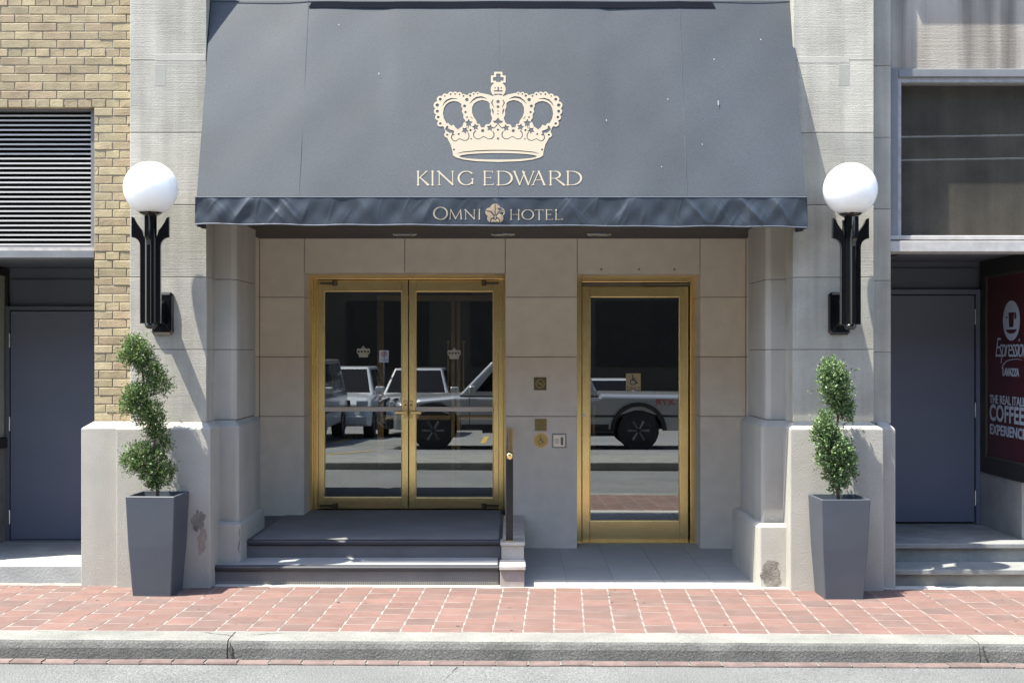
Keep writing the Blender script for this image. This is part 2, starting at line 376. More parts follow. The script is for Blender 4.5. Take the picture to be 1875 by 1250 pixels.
# pavers
me_p = MB()
def paver_mesh(wx, wy):
    c = .0015; h = .05
    a, b = wx/2, wy/2
    mb = MB(); mb.add([(-a,-b,-h),(a,-b,-h),(a,b,-h),(-a,b,-h),(-a,-b,-c),(a,-b,-c),(a,b,-c),(-a,b,-c),(-a+c,-b+c,0),(a-c,-b+c,0),(a-c,b-c,0),(-a+c,b-c,0)],
      [(8,9,10,11),(4,5,9,8),(5,6,10,9),(6,7,11,10),(7,4,8,11),(0,1,5,4),(1,2,6,5),(2,3,7,6),(3,0,4,7)])
    me = mb.mesh('paver'); me.materials.append(M['paver']); return me
PW, PD = .198, .2105
pm = paver_mesh(PW-.010, PD-.014)
def inst(name, me, loc, parent, rz=0):
    o = bpy.data.objects.new(name, me); C.objects.link(o); o.parent = parent; o.location = Vector(loc)-W[parent.name]; o.rotation_euler.z = rz; return o
cnt = 0; outer = MB()
y_start = KIN+.002
back = Y(9.60)
for c in range(-24, 26):
    xc0 = X(957, 8.07)+(c+.5)*PW
    ph = (0.5 if c % 2 else 0)+random.uniform(-.07, .07)
    k = 0; y = y_start-PD*ph
    while y < back:
        ya, yb = max(y, y_start), min(y+PD, back)
        if yb-ya > .05:
            yc = (ya+yb)/2; xc = xc0+.042*(yc-Y(8.07)); z = gz(xc)+random.uniform(-.0004, .0012)
            if abs(xc) < 3.96:
                if yb-ya > PD-.01: o = inst('paver', pm, (xc, yc, z), pav)
                else:
                    o = inst('paver', paver_mesh(PW-.010, yb-ya-.014), (xc, yc, z), pav)
                o.rotation_euler = (random.uniform(-.002,.002), random.uniform(-.002,.002), random.uniform(-.006,.006)); cnt += 1
            else: outer.add([(xc+a*(PW/2-.006), yc+b*((yb-ya)/2-.003), z) for a, b in ((-1,-1),(1,-1),(1,1),(-1,1))], [(0,1,2,3)])
        y += PD
mk('paver_field', outer, M['paver'], pav, kind='stuff', flat=True)
# pale mortar edge against the building, widened and lightened to imitate sunlit slab fronts
mk('mortar_strip', strip(-2.28, 4.6, Y(9.585), Y(9.75), .0005, 40), mat('sun_lightened_cement', (.52,.50,.46), .9, var=.12), pav, flat=True)
gs_ = MB()
for _ in range(46):
    x, y = random.uniform(-3.8, 3.9), random.uniform(KIN+.03, back-.02); r_ = random.uniform(.004,.012)
    n0 = 7; gs_.add([(x+r_*random.uniform(.7,1.5)*math.cos(6.28*i/n0), y+r_*random.uniform(.7,1.2)*math.sin(6.28*i/n0), gz(x)+.0035) for i in range(n0)], [tuple(range(n0))])
mk('gum_spot', gs_, mat('dark_gum', (.07,.06,.055), .9), pav, kind='stuff', flat=True)
# kerb
kerb = bpy.data.objects.new('kerb', None); C.objects.link(kerb); kerb['kind'] = 'structure'; W['kerb'] = Vector((0,0,0))
def kerb_piece(x0, x1):
    prof = [(KIN-.001, -.3), (KIN-.001, -.001), (KIN-.02, .001), (KOUT+.03, -.001), (KOUT+.012, -.006), (KOUT, -.02), (KOUT-.012, -.05), (KOUT-.03, -.3)]
    n = max(2, int((x1-x0)/.12)); vs = []; fs = []; m = len(prof)
    for i in range(n+1):
        x = x0+(x1-x0)*i/n; j = .003*math.sin(x*9)+.002*math.sin(x*23)
        for a, (py, pz) in enumerate(prof): vs.append((x, py+(j if a > 2 else 0), pz+gz(x)))
    for i in range(n):
        for a in range(m-1): fs.append((i*m+a, i*m+a+1, (i+1)*m+a+1, (i+1)*m+a))
    fs += [tuple(range(m)), tuple(range(n*m+m-1, n*m-1, -1))]
    return MB().add(vs, fs)
kx = [-9, X(415, 7.8), X(1797, 7.8), 9]
M['kerbface'] = mat('soiled_shaded_kerb_face', (.15,.148,.135), .95, var=.25, scale=4, bump=1, bscale=60, bdist=.008, grain=.3)  # front face darker than the top: dirt plus shade put into the colour
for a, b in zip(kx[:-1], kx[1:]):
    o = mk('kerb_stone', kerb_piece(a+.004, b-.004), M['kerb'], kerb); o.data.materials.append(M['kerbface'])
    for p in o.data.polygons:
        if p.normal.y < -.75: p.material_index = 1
mk('kerb_filler', B(-9, 9, Y(7.84), Y(8.05), -.4, -.09), M['crack'], kerb)
# irregular crack edges
def crack(pts, wd, m, parent, name='crack', nrm='y'):
    mb = MB(); vs = []; 
    for i, p in enumerate(pts):
        t = wd*(1-abs(2*i/(len(pts)-1)-1)*.7)*random.uniform(.6, 1.3)
        vs += [(p[0]-t, p[1], p[2]), (p[0]+t, p[1], p[2])]
    fs = [(2*i, 2*i+1, 2*i+3, 2*i+2) for i in range(len(pts)-1)]
    return mk(name, mb.add(vs, fs), m, parent, flat=True)
for cx in (X(415, 7.8), X(1797, 7.8)):
    crack([(cx+.02+random.uniform(-.008,.008), KOUT-.014-.0012*i*3.0, -.012-.012*i+gz(cx)) for i in range(9)], .009, M['crack'], kerb)
cx = X(415, 7.8)
def hcrack(pts, wd, z):
    mb = MB(); vs = []
    for i, p in enumerate(pts):
        t = wd*random.uniform(.4, 1.2)*(1-abs(2*i/(len(pts)-1)-1)*.6); vs += [(p[0], p[1]-t, z+gz(p[0])), (p[0], p[1]+t, z+gz(p[0]))]
    mk('crack', mb.add(vs, [(2*i, 2*i+1, 2*i+3, 2*i+2) for i in range(len(pts)-1)]), M['crack'], kerb, flat=True)
hcrack([(cx-.22+.03*i, KIN-.03-.014*i+random.uniform(-.01,.01), .0035) for i in range(9)], .006, .0035)
hcrack([(cx+.12+.03*i, KIN-.10+.008*i+random.uniform(-.01,.01), .0035) for i in range(8)], .005, .0035)
# gutter bricks
gm = MB().cbox(-.095, .095, 0, .12, -.05, .0, .003)
gmm = MB(); a, b = .0962, .04
gmm.add([(-a,-b,-.08),(a,-b,-.08),(a,b,-.08),(-a,b,-.08),(-a,-b,-.008),(a,-b,-.008),(a,b,0),(-a,b,0),(-a+.004,-b+.008,0),(a-.004,-b+.008,0)],
        [(0,1,5,4),(4,5,9,8),(8,9,6,7),(1,2,6,9,5),(3,0,4,8,7)])
M['gbrick'] = mat('gutter_brick', (.175,.125,.11), .9, var=.25, scale=12, bump=.6, rnd=.14)
gme = gmm.mesh('gutter_brick'); gme.materials.append(M['gbrick'])
for i in range(-24, 25):
    x = i*.199+random.uniform(-.003,.003); o = inst('gutter_brick', gme, (x, Y(7.755)+random.uniform(-.004,.004), -.112+gz(x)+random.uniform(-.003,.002)), road, random.uniform(-.012,.012))
mk('gutter_mortar', strip(-9, 9, Y(7.718), Y(7.81), -.1185, 60), M['kerb'], road, flat=True)
# road crack
mb = MB(); vs = []
px_, py_ = .5, Y(7.70)
for i in range(14):
    vs += [(X(835, 7.5)-.01*i+random.uniform(-.006,.006)-.004, py_-.05*i, -.1262), (X(835, 7.5)-.01*i+random.uniform(-.006,.006)+.004, py_-.05*i, -.1262)]
mk('crack', mb.add(vs, [(2*i, 2*i+1, 2*i+3, 2*i+2) for i in range(13)]), M['crack'], road, flat=True)
# far side of the street (seen in the door glass)
def plainstrip(y0, y1, z0, z1, m, name, x0=-40, x1=40, parent=None, kind='structure'):
    return mk(name, MB().add([(x0,y0,z0),(x1,y0,z0),(x1,y1,z1),(x0,y1,z1)], [(0,1,2,3)]), m, parent, kind=kind, flat=True)
fk = mk('far_kerb', B(-150, 150, -8.12, -7.9, -.4, .0), M['kerb'], kind='structure', bevel=.02)
plainstrip(-9.7, -8.12, -.03, -.004, M['kerb'], 'far_pavement', -150, 150)
plainstrip(-80, -9.7, -.035-.036*70.3, -.035, M['lot'], 'parking_lot', -150, 150)
lot = bpy.data.objects['parking_lot']
def lotz(y): return -.035-.036*(-9.7-y)
for sx in (-6.6, -3.35, -.1, 3.2, 6.4):
    mk('yellow_line', MB().add([(sx, -9.9, lotz(-9.9)+.006), (sx+.11, -9.9, lotz(-9.9)+.006), (sx+.8, -11.4, lotz(-11.4)+.006), (sx+.68, -11.4, lotz(-11.4)+.006)], [(0,1,2,3)]), M['yellow'], lot, flat=True)
    mk('yellow_line', MB().add([(sx-.6, -15, lotz(-15)+.006), (sx-.48, -15, lotz(-15)+.006), (sx-.48, -19.5, lotz(-19.5)+.006), (sx-.6, -19.5, lotz(-19.5)+.006)], [(0,1,2,3)]), M['yellow'], lot, flat=True)

# ================================================================== HOTEL: entrance wall
ew = thing('entrance_wall', 'smooth buff stone wall in the shaded recess around the two brass doorways', 'wall')
W11 = 11.5; y0 = Y(W11)
xl, xr = X(468, W11)-.03, X(1366, W11)
zj = [Z(437, W11)+.02, Z(544, W11), Z(653, W11), Z(762, W11)]
zt = zj[0]
A = {k: X(k, W11) for k in (475, 557, 741, 925, 1057, 1282, 1366)}
zl = Z(500, W11)     # lintel underside
g = .0025
def block(x0, x1, z0, z1, d=.40, face=y0, par=ew, m='recess', c=.003):
    mk('stone_block', MB().cbox(x0+g, x1-g, face, face+d, z0+g, z1-g, c), M[m], par)
rows = [(zj[1], zt), (zj[2], zj[1]), (zj[3], zj[2])]
for z0, z1 in rows:
    block(A[475], A[557], z0, z1); block(A[925], A[1057], z0, z1); block(A[1282], A[1366], z0, z1)
block(A[475], A[557], .29, zj[3]); block(A[925], A[1057], -.02, zj[3]); block(A[1282], A[1366], -.02, zj[3])
block(A[557], A[741], zl, zt); block(A[741], A[925], zl, zt)
block(A[1057], A[1282], Z(502, W11), zt)
mk('joint_backing', MB().box(A[475]-.3, A[557]-.012, y0+.02, y0+.3, -.05, zt+.4).box(A[925]+.012, A[1057]-.012, y0+.02, y0+.3, -.05, zt+.4).box(A[1282]+.012, A[1366]+.3, y0+.02, y0+.3, -.05, zt+.4).box(A[475]-.3, A[1366]+.3, y0+.025, y0+.31, zl+.012, zt+.41), M['joint'], ew)
for px_ in (1101, 1170, 1235): mk('stone_plug', MB().cyl((X(px_, W11), y0-.001, Z(493, W11)), (X(px_, W11), y0+.01, Z(493, W11)), .012, n=14), M['chip2'], ew)
# side return walls of the recess
XL, XR = A[475], A[1366]
for nm, xx, s in (('recess_side_wall', XL, -1), ('recess_side_wall', XR, 1)):
    t = thing(nm, ('narrow stone return wall at the left end of the recess, beside the double door steps' if s < 0 else 'narrow stone return wall at the right end of the recess, beside the single door'), 'wall')
    zz = [-.02]+[zj[3], zj[2], zj[1], zt]
    for z0, z1 in zip(zz[:-1], zz[1:]):
        a, b = sorted((xx, xx+s*.28))
        mk('stone_block', B(a, b, Y(10.5), y0-.003, z0+g, z1-g), M['recess'], t)

# ================================================================== piers, plinths, pilasters
def plinth_mb(x0, x1, ya, yb, z0, z1, cl, cr, cf, ch):
    """box x0..x1, front ya, back yb with sloped weathering: insets cl, cr, cf over height ch"""
    r = .006
    vs = [(x0,ya,z0),(x1,ya,z0),(x1,yb,z0),(x0,yb,z0),(x0,ya,z1),(x1,ya,z1),(x1,yb,z1),(x0,yb,z1),
          (x0+cl,ya+cf,z1+ch),(x1-cr,ya+cf,z1+ch),(x1-cr,yb,z1+ch),(x0+cl,yb,z1+ch)]
    return MB().add(vs, [(0,1,5,4),(1,2,6,5),(3,0,4,7),(4,5,9,8),(5,6,10,9),(7,4,8,11),(8,9,10,11),(2,3,7,11,10,6),(0,3,2,1)])
zc = 1.215; zs = 1.262
def pilaster(x0, x1, label, ztop=9.0):
    t = thing('stone_pilaster', label, 'pilaster', (0,0,0), 'stone pilasters either side of the awning')
    z = 1.262; k = 0
    while z < 4.9:
        mk('stone_block', MB().cbox(x0, x1, Y(9.62), Y(10.3), z+.0018, z+.5534-.0018, .0035), M['stone'], t); z += .5534
    mk('upper_shaft', MB().cbox(x0, x1, Y(9.62), Y(10.3), z+.0018, ztop, .0035), M['stone'], t)
    mk('joint_backing', B(x0+.006, x1-.006, Y(9.628), Y(10.2), 1.2, ztop-.1), M['joint'], t)
    return t
PLx = (X(238, 9.62), X(378, 9.62)); PRx = (X(1452, 9.62), X(1600, 9.62))
pl = pilaster(*PLx, 'tall pale limestone pilaster left of the awning, behind the left globe lamp')
pr = pilaster(*PRx, 'tall pale limestone pilaster right of the awning, behind the right globe lamp')
# patched areas on pilasters
def patch(parent, px0, px1, py0, py1, D, m, d=.004):
    mk('repair_patch', MB().cbox(X(px0, D), X(px1, D), Y(D)-d, Y(D)+.02, Z(py1, D), Z(py0, D), .003), m, parent)
patch(pl, 284, 377, 99, 112, 9.62, M['pale'], .0012); patch(pr, 1460, 1556, 103, 116, 9.62, M['pale'], .0012)
M['stone_d'] = mat('limestone_grey_patch', (.40,.385,.34), .85, var=.1, bump=.4, bscale=85, bdist=.003)
patch(pl, 283, 304, 118, 158, 9.62, M['stone_d'], .001); patch(pr, 1535, 1556, 118, 158, 9.62, M['stone_d'], .001)
# plinths
t = thing('pilaster_plinth', 'broad pale plinth with sloped top under the left pilaster, behind the left planter', 'plinth', (0,0,0), 'rendered plinths')
mk('plinth_block', plinth_mb(X(150,9.62), X(213,9.52)-.002, Y(9.60), Y(10.4), -.1, zc, .06, 0, .11, .047), M['plinth'], t, bevel=.006)
mk('plinth_block', plinth_mb(X(213,9.52), X(385,9.52), Y(9.52), Y(10.1), -.1, zc, 0, .053, .10, .047), M['plinth'], t, bevel=.006)
def blob(px, py, rx, ry, D, m, parent, d=.004, name='chipped_area', seed=0, n=44):
    rr = random.Random(seed); vs = [(X(px, D), Y(D)-d, Z(py, D))]; s = D/F
    ph = [rr.uniform(0, 6.28) for _ in range(4)]
    for i in range(n):
        a = 2*math.pi*i/n; k = 1+.16*math.sin(2*a+ph[0])+.12*math.sin(5*a+ph[1])+.09*math.sin(9*a+ph[2])+rr.uniform(-.07,.07)
        vs.append((X(px, D)+rx*s*k*math.cos(a), Y(D)-d, Z(py, D)+ry*s*k*math.sin(a)))
    n0 = len(vs); fs = [(0, i+1, (i+1) % n+1) for i in range(n)]
    vs += [(v[0], Y(D)+.01, v[2]) for v in vs[1:]]
    fs += [(i+1, (i+1) % n+1, (i+1) % n+n0, i+n0) for i in range(n)]
    mk(name, MB().add(vs, fs), m, parent)
blob(363, 953, 11, 20, 9.52, M['chip'], t, .003, seed=1); blob(370, 988, 8, 24, 9.52, M['chip2'], t, .002, seed=2)
t2 = thing('pilaster_plinth', 'broad pale plinth with sloped top under the right pilaster, behind the right planter', 'plinth', (0,0,0), 'rendered plinths')
mk('plinth_block', plinth_mb(X(1447,9.52), X(1618,9.52), Y(9.52), Y(10.1), -.1, zc, .05, .07, .10, .047), M['plinth'], t2, bevel=.008)
mk('plinth_block', plinth_mb(X(1618,9.52)+.003, X(1641,9.62), Y(9.63), Y(10.1), -.1, zc-.005, 0, .04, .09, .045), M['plinth'], t2, bevel=.012)
# inner piers
def pier(s, label):
    t = thing('entrance_pier', label, 'pier', (0,0,0), 'stone piers flanking the recess')
    if s < 0: e0, e1, e2, out = -2.176, X(437, 9.83), X(439, 9.76), -2.345; xo = -2.42; D1, D2 = 9.83, 9.77
    else: e0, e1, e2, out = X(1403, 9.9), X(1394, 9.78), X(1386, 9.66), 2.157; xo = 2.3; D1, D2 = 9.78, 9.66
    def bx(e, D, z0, z1, m, nm, ch=.02, Db=10.64, sl=0, inset=0):
        # plan polygon with a small chamfer on the inner front corner; optional sloped cap
        def ring(e_, D_, Db_, z):
            yy = Y(D_); yb = Y(Db_)
            p = [(xo, yy), (e_-(-s)*0+s*ch, yy), (e_, yy+ch), (e_, yb), (xo, yb)]
            return [(a, b, z) for a, b in p]
        rs = [ring(e, D, Db, z0), ring(e, D, Db, z1)]
        if sl: rs.append(ring(e+s*inset, D+inset, Db-inset, z1+sl))
        vs = [p for r_ in rs for p in r_]; n = 5; fs = [tuple(range(n)), tuple(range((len(rs)-1)*n, len(rs)*n))]
        for q in range(len(rs)-1):
            for i in range(n): fs.append((q*n+i, q*n+(i+1) % n, (q+1)*n+(i+1) % n, (q+1)*n+i))
        mk(nm, MB().add(vs, fs), M[m], t, bevel=.004, seg=1)
    z = 1.262
    while z < 2.8:
        bx(e0, 9.9, z+.002, min(z+.5534-.002, 3.3), 'pale', 'stone_block', .035, 10.66); z += .5534
    bx(e0+s*.004, 9.905, 1.25, 3.2, 'joint', 'joint_backing', .035, 10.64)
    bx(e1, D1, .455, zc, 'plinth', 'plinth_block', .02, 10.68, .046, .045)
    bx(e2, D2, -.1, .452, 'plinth', 'base_block', .03, 10.74, .022, .03)
    return t
p1 = pier(-1, 'pale stone pier with stepped base on the left of the recess, beside the carpeted steps')
p2 = pier(1, 'pale stone pier with stepped base on the right of the recess, near the single door')
blob(1411, 1053, 19, 20, 9.66, M['chip'], p2, .004, seed=5)
blob(1411, 1032, 14, 6, 9.66, M['chip'], p2, .0035, seed=6)
def vcrack(pts, D, wd, parent):
    vs = []
    for i, (a, b) in enumerate(pts):
        tt = wd*random.uniform(.5, 1.4)*(1-abs(2*i/(len(pts)-1)-1)*.6); vs += [(X(a, D)-tt, Y(D)-.003, Z(b, D)), (X(a, D)+tt, Y(D)-.003, Z(b, D))]
    mk('crack', MB().add(vs, [(2*i, 2*i+1, 2*i+3, 2*i+2) for i in range(len(pts)-1)]), M['crack'], parent, flat=True)
vcrack([(391,967),(393,975),(394,983),(394,992),(394,1001),(391,1010),(389,1018)], 9.77, .003, p1)
vcrack([(439,966),(438,975),(440,985),(438,995),(437,1005),(439,1012)], 9.77, .003, p1)
# upper wall behind the awning, hotel mass
uw = mk('upper_facade', B(PLx[1]-.1, PRx[0]+.1, Y(10.35), Y(10.6), 2.95, 9.0), M['hotelmass'], label='plain stone wall of the hotel above the entrance, hidden behind the awning', cat='wall')
hm = mk('hotel_mass', MB().box(-14, 14, 4.2, 9, -.3, 12).box(-14, 14, Y(10.7), 4.2, 4.9, 12).box(-14, -6.2, Y(9.9), 4.2, -.3, 4.9).box(6.4, 14, Y(9.9), 4.2, -.3, 4.9), M['hotelmass'], label='stone body of the hotel rising behind and above the street front', cat='building')

# ================================================================== steps, cheek wall, porch floor
st = thing('entrance_steps', 'two charcoal carpeted steps and landing leading up to the brass double door', 'steps')
xs0, xs1 = X(380, 9.67), X(913, 9.67)
zl_, zt_ = .300, .155
mk('tread', B(xs0, xs1, Y(9.68), Y(10.04), -.1, zt_-.004), M['carpet'], st)
mk('landing', MB().add([(X(455,10.01), Y(10.02), 0), (X(917,10.01), Y(10.02), 0), (X(917,10.01), Y(12.2), 0), (XL-.1, Y(12.2), 0), (XL-.1, Y(10.7), 0), (-2.2, Y(10.7), 0), (-2.2, Y(10.02), 0)] + [(X(455,10.01), Y(10.02), zl_-.004), (X(917,10.01), Y(10.02), zl_-.004), (X(917,10.01), Y(12.2), zl_-.004), (XL-.1, Y(12.2), zl_-.004), (XL-.1, Y(10.7), zl_-.004), (-2.2, Y(10.7), zl_-.004), (-2.2, Y(10.02), zl_-.004)],
   [(0,1,2,3,4,5,6), (7,8,9,10,11,12,13)] + [(i, (i+1) % 7, (i+1) % 7+7, i+7) for i in range(7)]), M['carpet'], st)
def nosing(x0, x1, D, z):
    prof = [(Y(D)+.10, z), (Y(D)+.012, z+.001), (Y(D)-.004, z-.004), (Y(D)-.012, z-.016), (Y(D)-.010, z-.034), (Y(D)+.004, z-.046), (Y(D)+.03, z-.048), (Y(D)+.03, z-.012), (Y(D)+.10, z-.012)]
    return MB().prism(prof, 'x', x0, x1)
M['nosing_l'] = mat('worn_blue_grey_nosing', (.10,.11,.135), .7, var=.15, scale=6)
mk('nosing', nosing(xs0, xs1, 9.67, zt_), M['nosing'], st, smooth=False)
mk('nosing', nosing(X(455,10.01), X(917,10.01), 10.01, zl_), M['nosing'], st)
mk('tread_carpet', B(xs0+.01, xs1-.01, Y(9.69), Y(10.03), zt_-.003, zt_+.0035), mat('sun_glare_carpet', (.36,.36,.355), .95, var=.1, scale=6, bump=.6, bscale=200, bdist=.003), st)  # carpet made paler here, sun glare on the tread put into its colour
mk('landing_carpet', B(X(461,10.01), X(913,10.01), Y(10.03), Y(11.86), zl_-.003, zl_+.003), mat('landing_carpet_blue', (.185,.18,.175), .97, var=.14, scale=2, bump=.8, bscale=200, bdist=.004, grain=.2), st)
mk('carpet_edge', B(X(913,10.01)+.001, X(917,10.01)+.012, Y(10.04), Y(11.49), zl_-.003, zl_+.006), M['nosing'], st)
# ribbed rubber at the foot of the riser
rb = MB()
for i in range(150):
    x = xs0+.06+i*(xs1-xs0-.07)/150
    rb.box(x, x+.007, Y(9.677), Y(9.682), .006, .030)
mk('riser_ribs', rb, mat('pale_grit', (.30,.28,.24), .8), st, kind='stuff')
ck = thing('cheek_wall', 'low stepped white marble cheek wall between the carpeted steps and the porch floor', 'wall')
cx0, cx1 = X(918, 9.88), X(959.5, 9.88)
mk('cap_stone', MB().cbox(cx0-.008, cx1+.008, Y(9.87), Y(11.49), .276, .303, .003), M['marble'], ck)
mk('marble_block', MB().cbox(cx0, cx1, Y(9.89), Y(11.49), .15, .274, .003), M['marble'], ck)
mk('cap_stone', MB().cbox(cx0-.012, cx1+.009, Y(9.59), Y(9.888), .134, .162, .003), M['marble'], ck)
mk('marble_block', MB().cbox(cx0-.008, cx1, Y(9.61), Y(11.4), -.08, .132, .003), mat('pinkish_marble', (.40,.34,.30), .6, var=.15, scale=12), ck)
pf = thing('porch_floor', 'worn grey travertine slabs in front of the single brass door', 'floor')
xb = [cx1+.003, X(1038,9.82), X(1126,9.82), X(1216,9.82), X(1306,9.82), 1.90]
for i in range(5):
    for ya, yb in ((Y(9.74), Y(10.55)), (Y(10.55), Y(12.0))):
        k = random.uniform(-.0015, .0015)
        x1_ = xb[i+1] if i < 4 else (1.90 if ya < -1.2 else 2.2)
        o = mk('stone_slab', MB().box(xb[i]+.0018, x1_-.0018, ya+.0018, yb-.0018, -.05, .0+k-.001*i), M['slab'], pf)
mk('slab_bedding', B(cx1, 2.1, Y(9.64), Y(12.0), -.08, -.012), M['joint'], pf)

# railing on the cheek wall
rl = thing('handrail', 'slim dark metal post with brass handrail standing on the marble cheek wall', 'handrail', (X(932,9.95), Y(9.95), .303))
xc = X(933, 9.95)
mk('base_plate', MB().box(xc-.035, xc+.035, Y(9.90), Y(10.0), .303, .311), M['brass_d'], rl)
mk('post', MB().box(xc-.028, xc+.028, Y(9.935), Y(9.965), .311, 1.0), mat('bronze_post', (.045,.042,.04), .35, .5), rl, bevel=.003)
pts = [(xc, Y(9.86), .985), (xc, Y(10.1), 1.0), (xc, Y(11.45), 1.075)]
ra = MB()
for a, b in zip(pts[:-1], pts[1:]):
    dz = b[2]-a[2]
    ra.add([(xc-.026,a[1],a[2]-.03),(xc+.026,a[1],a[2]-.03),(xc+.026,a[1],a[2]+.02),(xc-.026,a[1],a[2]+.02),(xc-.026,b[1],b[2]-.03),(xc+.026,b[1],b[2]-.03),(xc+.026,b[1],b[2]+.02),(xc-.026,b[1],b[2]+.02)],
           [(0,1,2,3),(4,5,6,7),(0,1,5,4),(1,2,6,5),(2,3,7,6),(3,0,4,7)])
mk('rail', ra, M['brass_d'], rl, bevel=.008)
mk('rail_end', MB().lathe([(0,-.035),(.02,-.03),(.031,-.01),(.031,.01),(.02,.03),(0,.035)], (xc, Y(9.855), .985), 16), M['brass'], rl, smooth=True)
mk('wall_bracket', MB().cyl((xc, Y(11.45), 1.07), (xc, Y(11.5), 1.07), .035), M['brass_d'], rl)

# ================================================================== doors
DD = 11.9
def bar(mb, px0, px1, py0, py1, D, d0=0, d1=.05):   # a frame member given by photo outline at depth D
    return mb.box(X(px0, D), X(px1, D), Y(D)-d0, Y(D)+d1, Z(py1, D), Z(py0, D))
dd = thing('brass_double_door', 'tall polished brass double door with glass panes at the top of the carpeted steps', 'door', (X(748,DD), Y(DD), .3))
fr = MB(); bar(fr, 566, 575, 503, 933, DD, .06, .10); bar(fr, 575.2, 582.5, 512, 933, DD, .02, .10); bar(fr, 913, 922, 512, 933, DD, .02, .10); bar(fr, 922.2, 934, 503, 933, DD, .06, .10); bar(fr, 575.2, 922, 498, 511.8, DD, .06, .10)
mk('door_frame', fr, M['brass'], dd, bevel=.004)
def leaf(parent, x0, x1, y0_, y1_, gl, hinge_left):
    """x0..x1 leaf outline; gl = glass outline (x0,x1,y0,y1)"""
    lf = mk('door_leaf', bar(bar(bar(bar(MB(), x0, gl[0], y0_, y1_, DD, 0, .045), gl[1], x1, y0_, y1_, DD, 0, .045), gl[0]+.1, gl[1]-.1, y0_+.2, gl[2], DD, -.002, .043), gl[0]+.1, gl[1]-.1, gl[3], y1_-.2, DD, -.002, .043), M['brass'], parent, bevel=.003)
    # narrow glazing bead
    bd = MB(); bar(bd, gl[0], gl[0]+1.3, gl[2], gl[3], DD, -.008, .03); bar(bd, gl[1]-1.3, gl[1], gl[2], gl[3], DD, -.008, .03); bar(bd, gl[0]+1.4, gl[1]-1.4, gl[2], gl[2]+1.3, DD, -.008, .03); bar(bd, gl[0]+1.4, gl[1]-1.4, gl[3]-1.3, gl[3], DD, -.008, .03)
    mk('glazing_bead', bd, M['brass_d'], lf)
    mk('glass_pane', MB().add([(X(gl[0],DD), Y(DD)+.022, Z(gl[3],DD)), (X(gl[1],DD), Y(DD)+.022, Z(gl[3],DD)), (X(gl[1],DD), Y(DD)+.022, Z(gl[2],DD)), (X(gl[0],DD), Y(DD)+.022, Z(gl[2],DD))], [(0,1,2,3)]), M['glass'], lf, flat=True)
    return lf
l1 = leaf(dd, 583, 747.2, 513, 931, (593.5, 735.8, 533, 910), True)
l2 = leaf(dd, 748.8, 913, 513, 931, (761, 903.4, 533.5, 910.5), False)
for lf, a, b in ((l1, 593.6, 735.6), (l2, 761.2, 903.2)):
    mk('push_bar', bar(MB(), a, b, 744.5, 753, DD, .02, -.002), M['pushbar'], lf, bevel=.003)
for lf, p, s in ((l1, 742.6, -1), (l2, 752.8, 1)):
    h = mk('lock_plate', bar(MB(), p-3.6, p+3.6, 733, 765, DD, .012, -.001), M['brass_d'], lf, bevel=.003)
    a, b = sorted((p-s*1, p+s*19))
    mk('lever_handle', bar(bar(MB(), a, b, 752.5, 757.5, DD, .055, -.04), p-2, p+2, 751, 759, DD, .045, -.01), M['brass'], lf, bevel=.003)
    mk('keyhole', MB().cyl((X(p,DD), Y(DD)-.014, Z(741,DD)), (X(p,DD), Y(DD)-.010, Z(741,DD)), .008), M['blackmatt'], lf)
M['pivot'] = mat('tarnished_pivot', (.18,.15,.10), .4, .9, var=.1)
for px_, s in ((613.5, -1), (886, 1)):
    for py_ in (518, 925):
        h = MB().cyl((X(px_,DD), Y(DD)-.03, Z(py_+6,DD)), (X(px_,DD), Y(DD)-.03, Z(py_-5,DD)), .021)
        a, b = sorted((px_+s*4, px_+s*28))
        bar(h, a, b, py_-2, py_+3, DD, .012, -.001)
        mk('pivot_hinge', h, M['pivot'], dd)
# crown decals
def small_crown(PX, PY):
    d = d_poly(PX, PY, [(-12,-3),(-9,-6),(9,-6),(12,-3),(12,1),(9,4),(8,9),(-8,9),(-9,4),(-12,1)])
    d = np.minimum(d, d_circ(PX, PY, -9, -4, 3.3)); d = np.minimum(d, d_circ(PX, PY, 9, -4, 3.3)); d = np.minimum(d, d_circ(PX, PY, -3, -5, 3)); d = np.minimum(d, d_circ(PX, PY, 3, -5, 3))
    for x in (-8.6, -3, 3, 8.6): d = np.maximum(d, -d_circ(PX, PY, x, -1.5, 1.9))
    ring = np.maximum(d_circ(PX, PY, 0, -9, 2.2), -d_circ(PX, PY, 0, -9, 1)); d = np.minimum(d, ring); d = np.minimum(d, d_box(PX, PY, -.7, .7, -12, -10))
    return d
for lf, cx_, cy_ in ((l1, 665, 645), (l2, 831.5, 648)):
    mk('crown_decal', sdf_mb(small_crown, -14, 14, -14, 11, .5, lambda a, b: (X(cx_+a,DD), Y(DD)+.018, Z(cy_+b,DD))), M['decal'], lf, flat=True)
# single door
sd = thing('brass_single_door', 'tall polished brass framed glass door at pavement level on the right of the recess', 'door', (X(1162,DD), Y(DD), 0))
fr = MB(); bar(fr, 1052, 1064.5, 503, 996, DD, .06, .10); bar(fr, 1262.3, 1276, 503, 996, DD, .06, .10); bar(fr, 1064.7, 1262, 500, 517, DD, .06, .10)
mk('door_frame', fr, M['brass'], sd, bevel=.004)
l3 = leaf(sd, 1066, 1260, 524.5, 992, (1080, 1244.5, 543.5, 953), True)
mk('door_closer', bar(bar(MB(), 1066, 1176, 518, 523.5, DD, .02, .03), 1177, 1262, 518.5, 523, DD, .028, .03), mat('closer_metal', (.28,.25,.2), .3, .8), sd, bevel=.002)
mk('lock_cylinder', MB().cyl((X(1069.5,DD), Y(DD)-.008, Z(760,DD)), (X(1069.5,DD), Y(DD), Z(760,DD)), .018), M['steel'], sd)
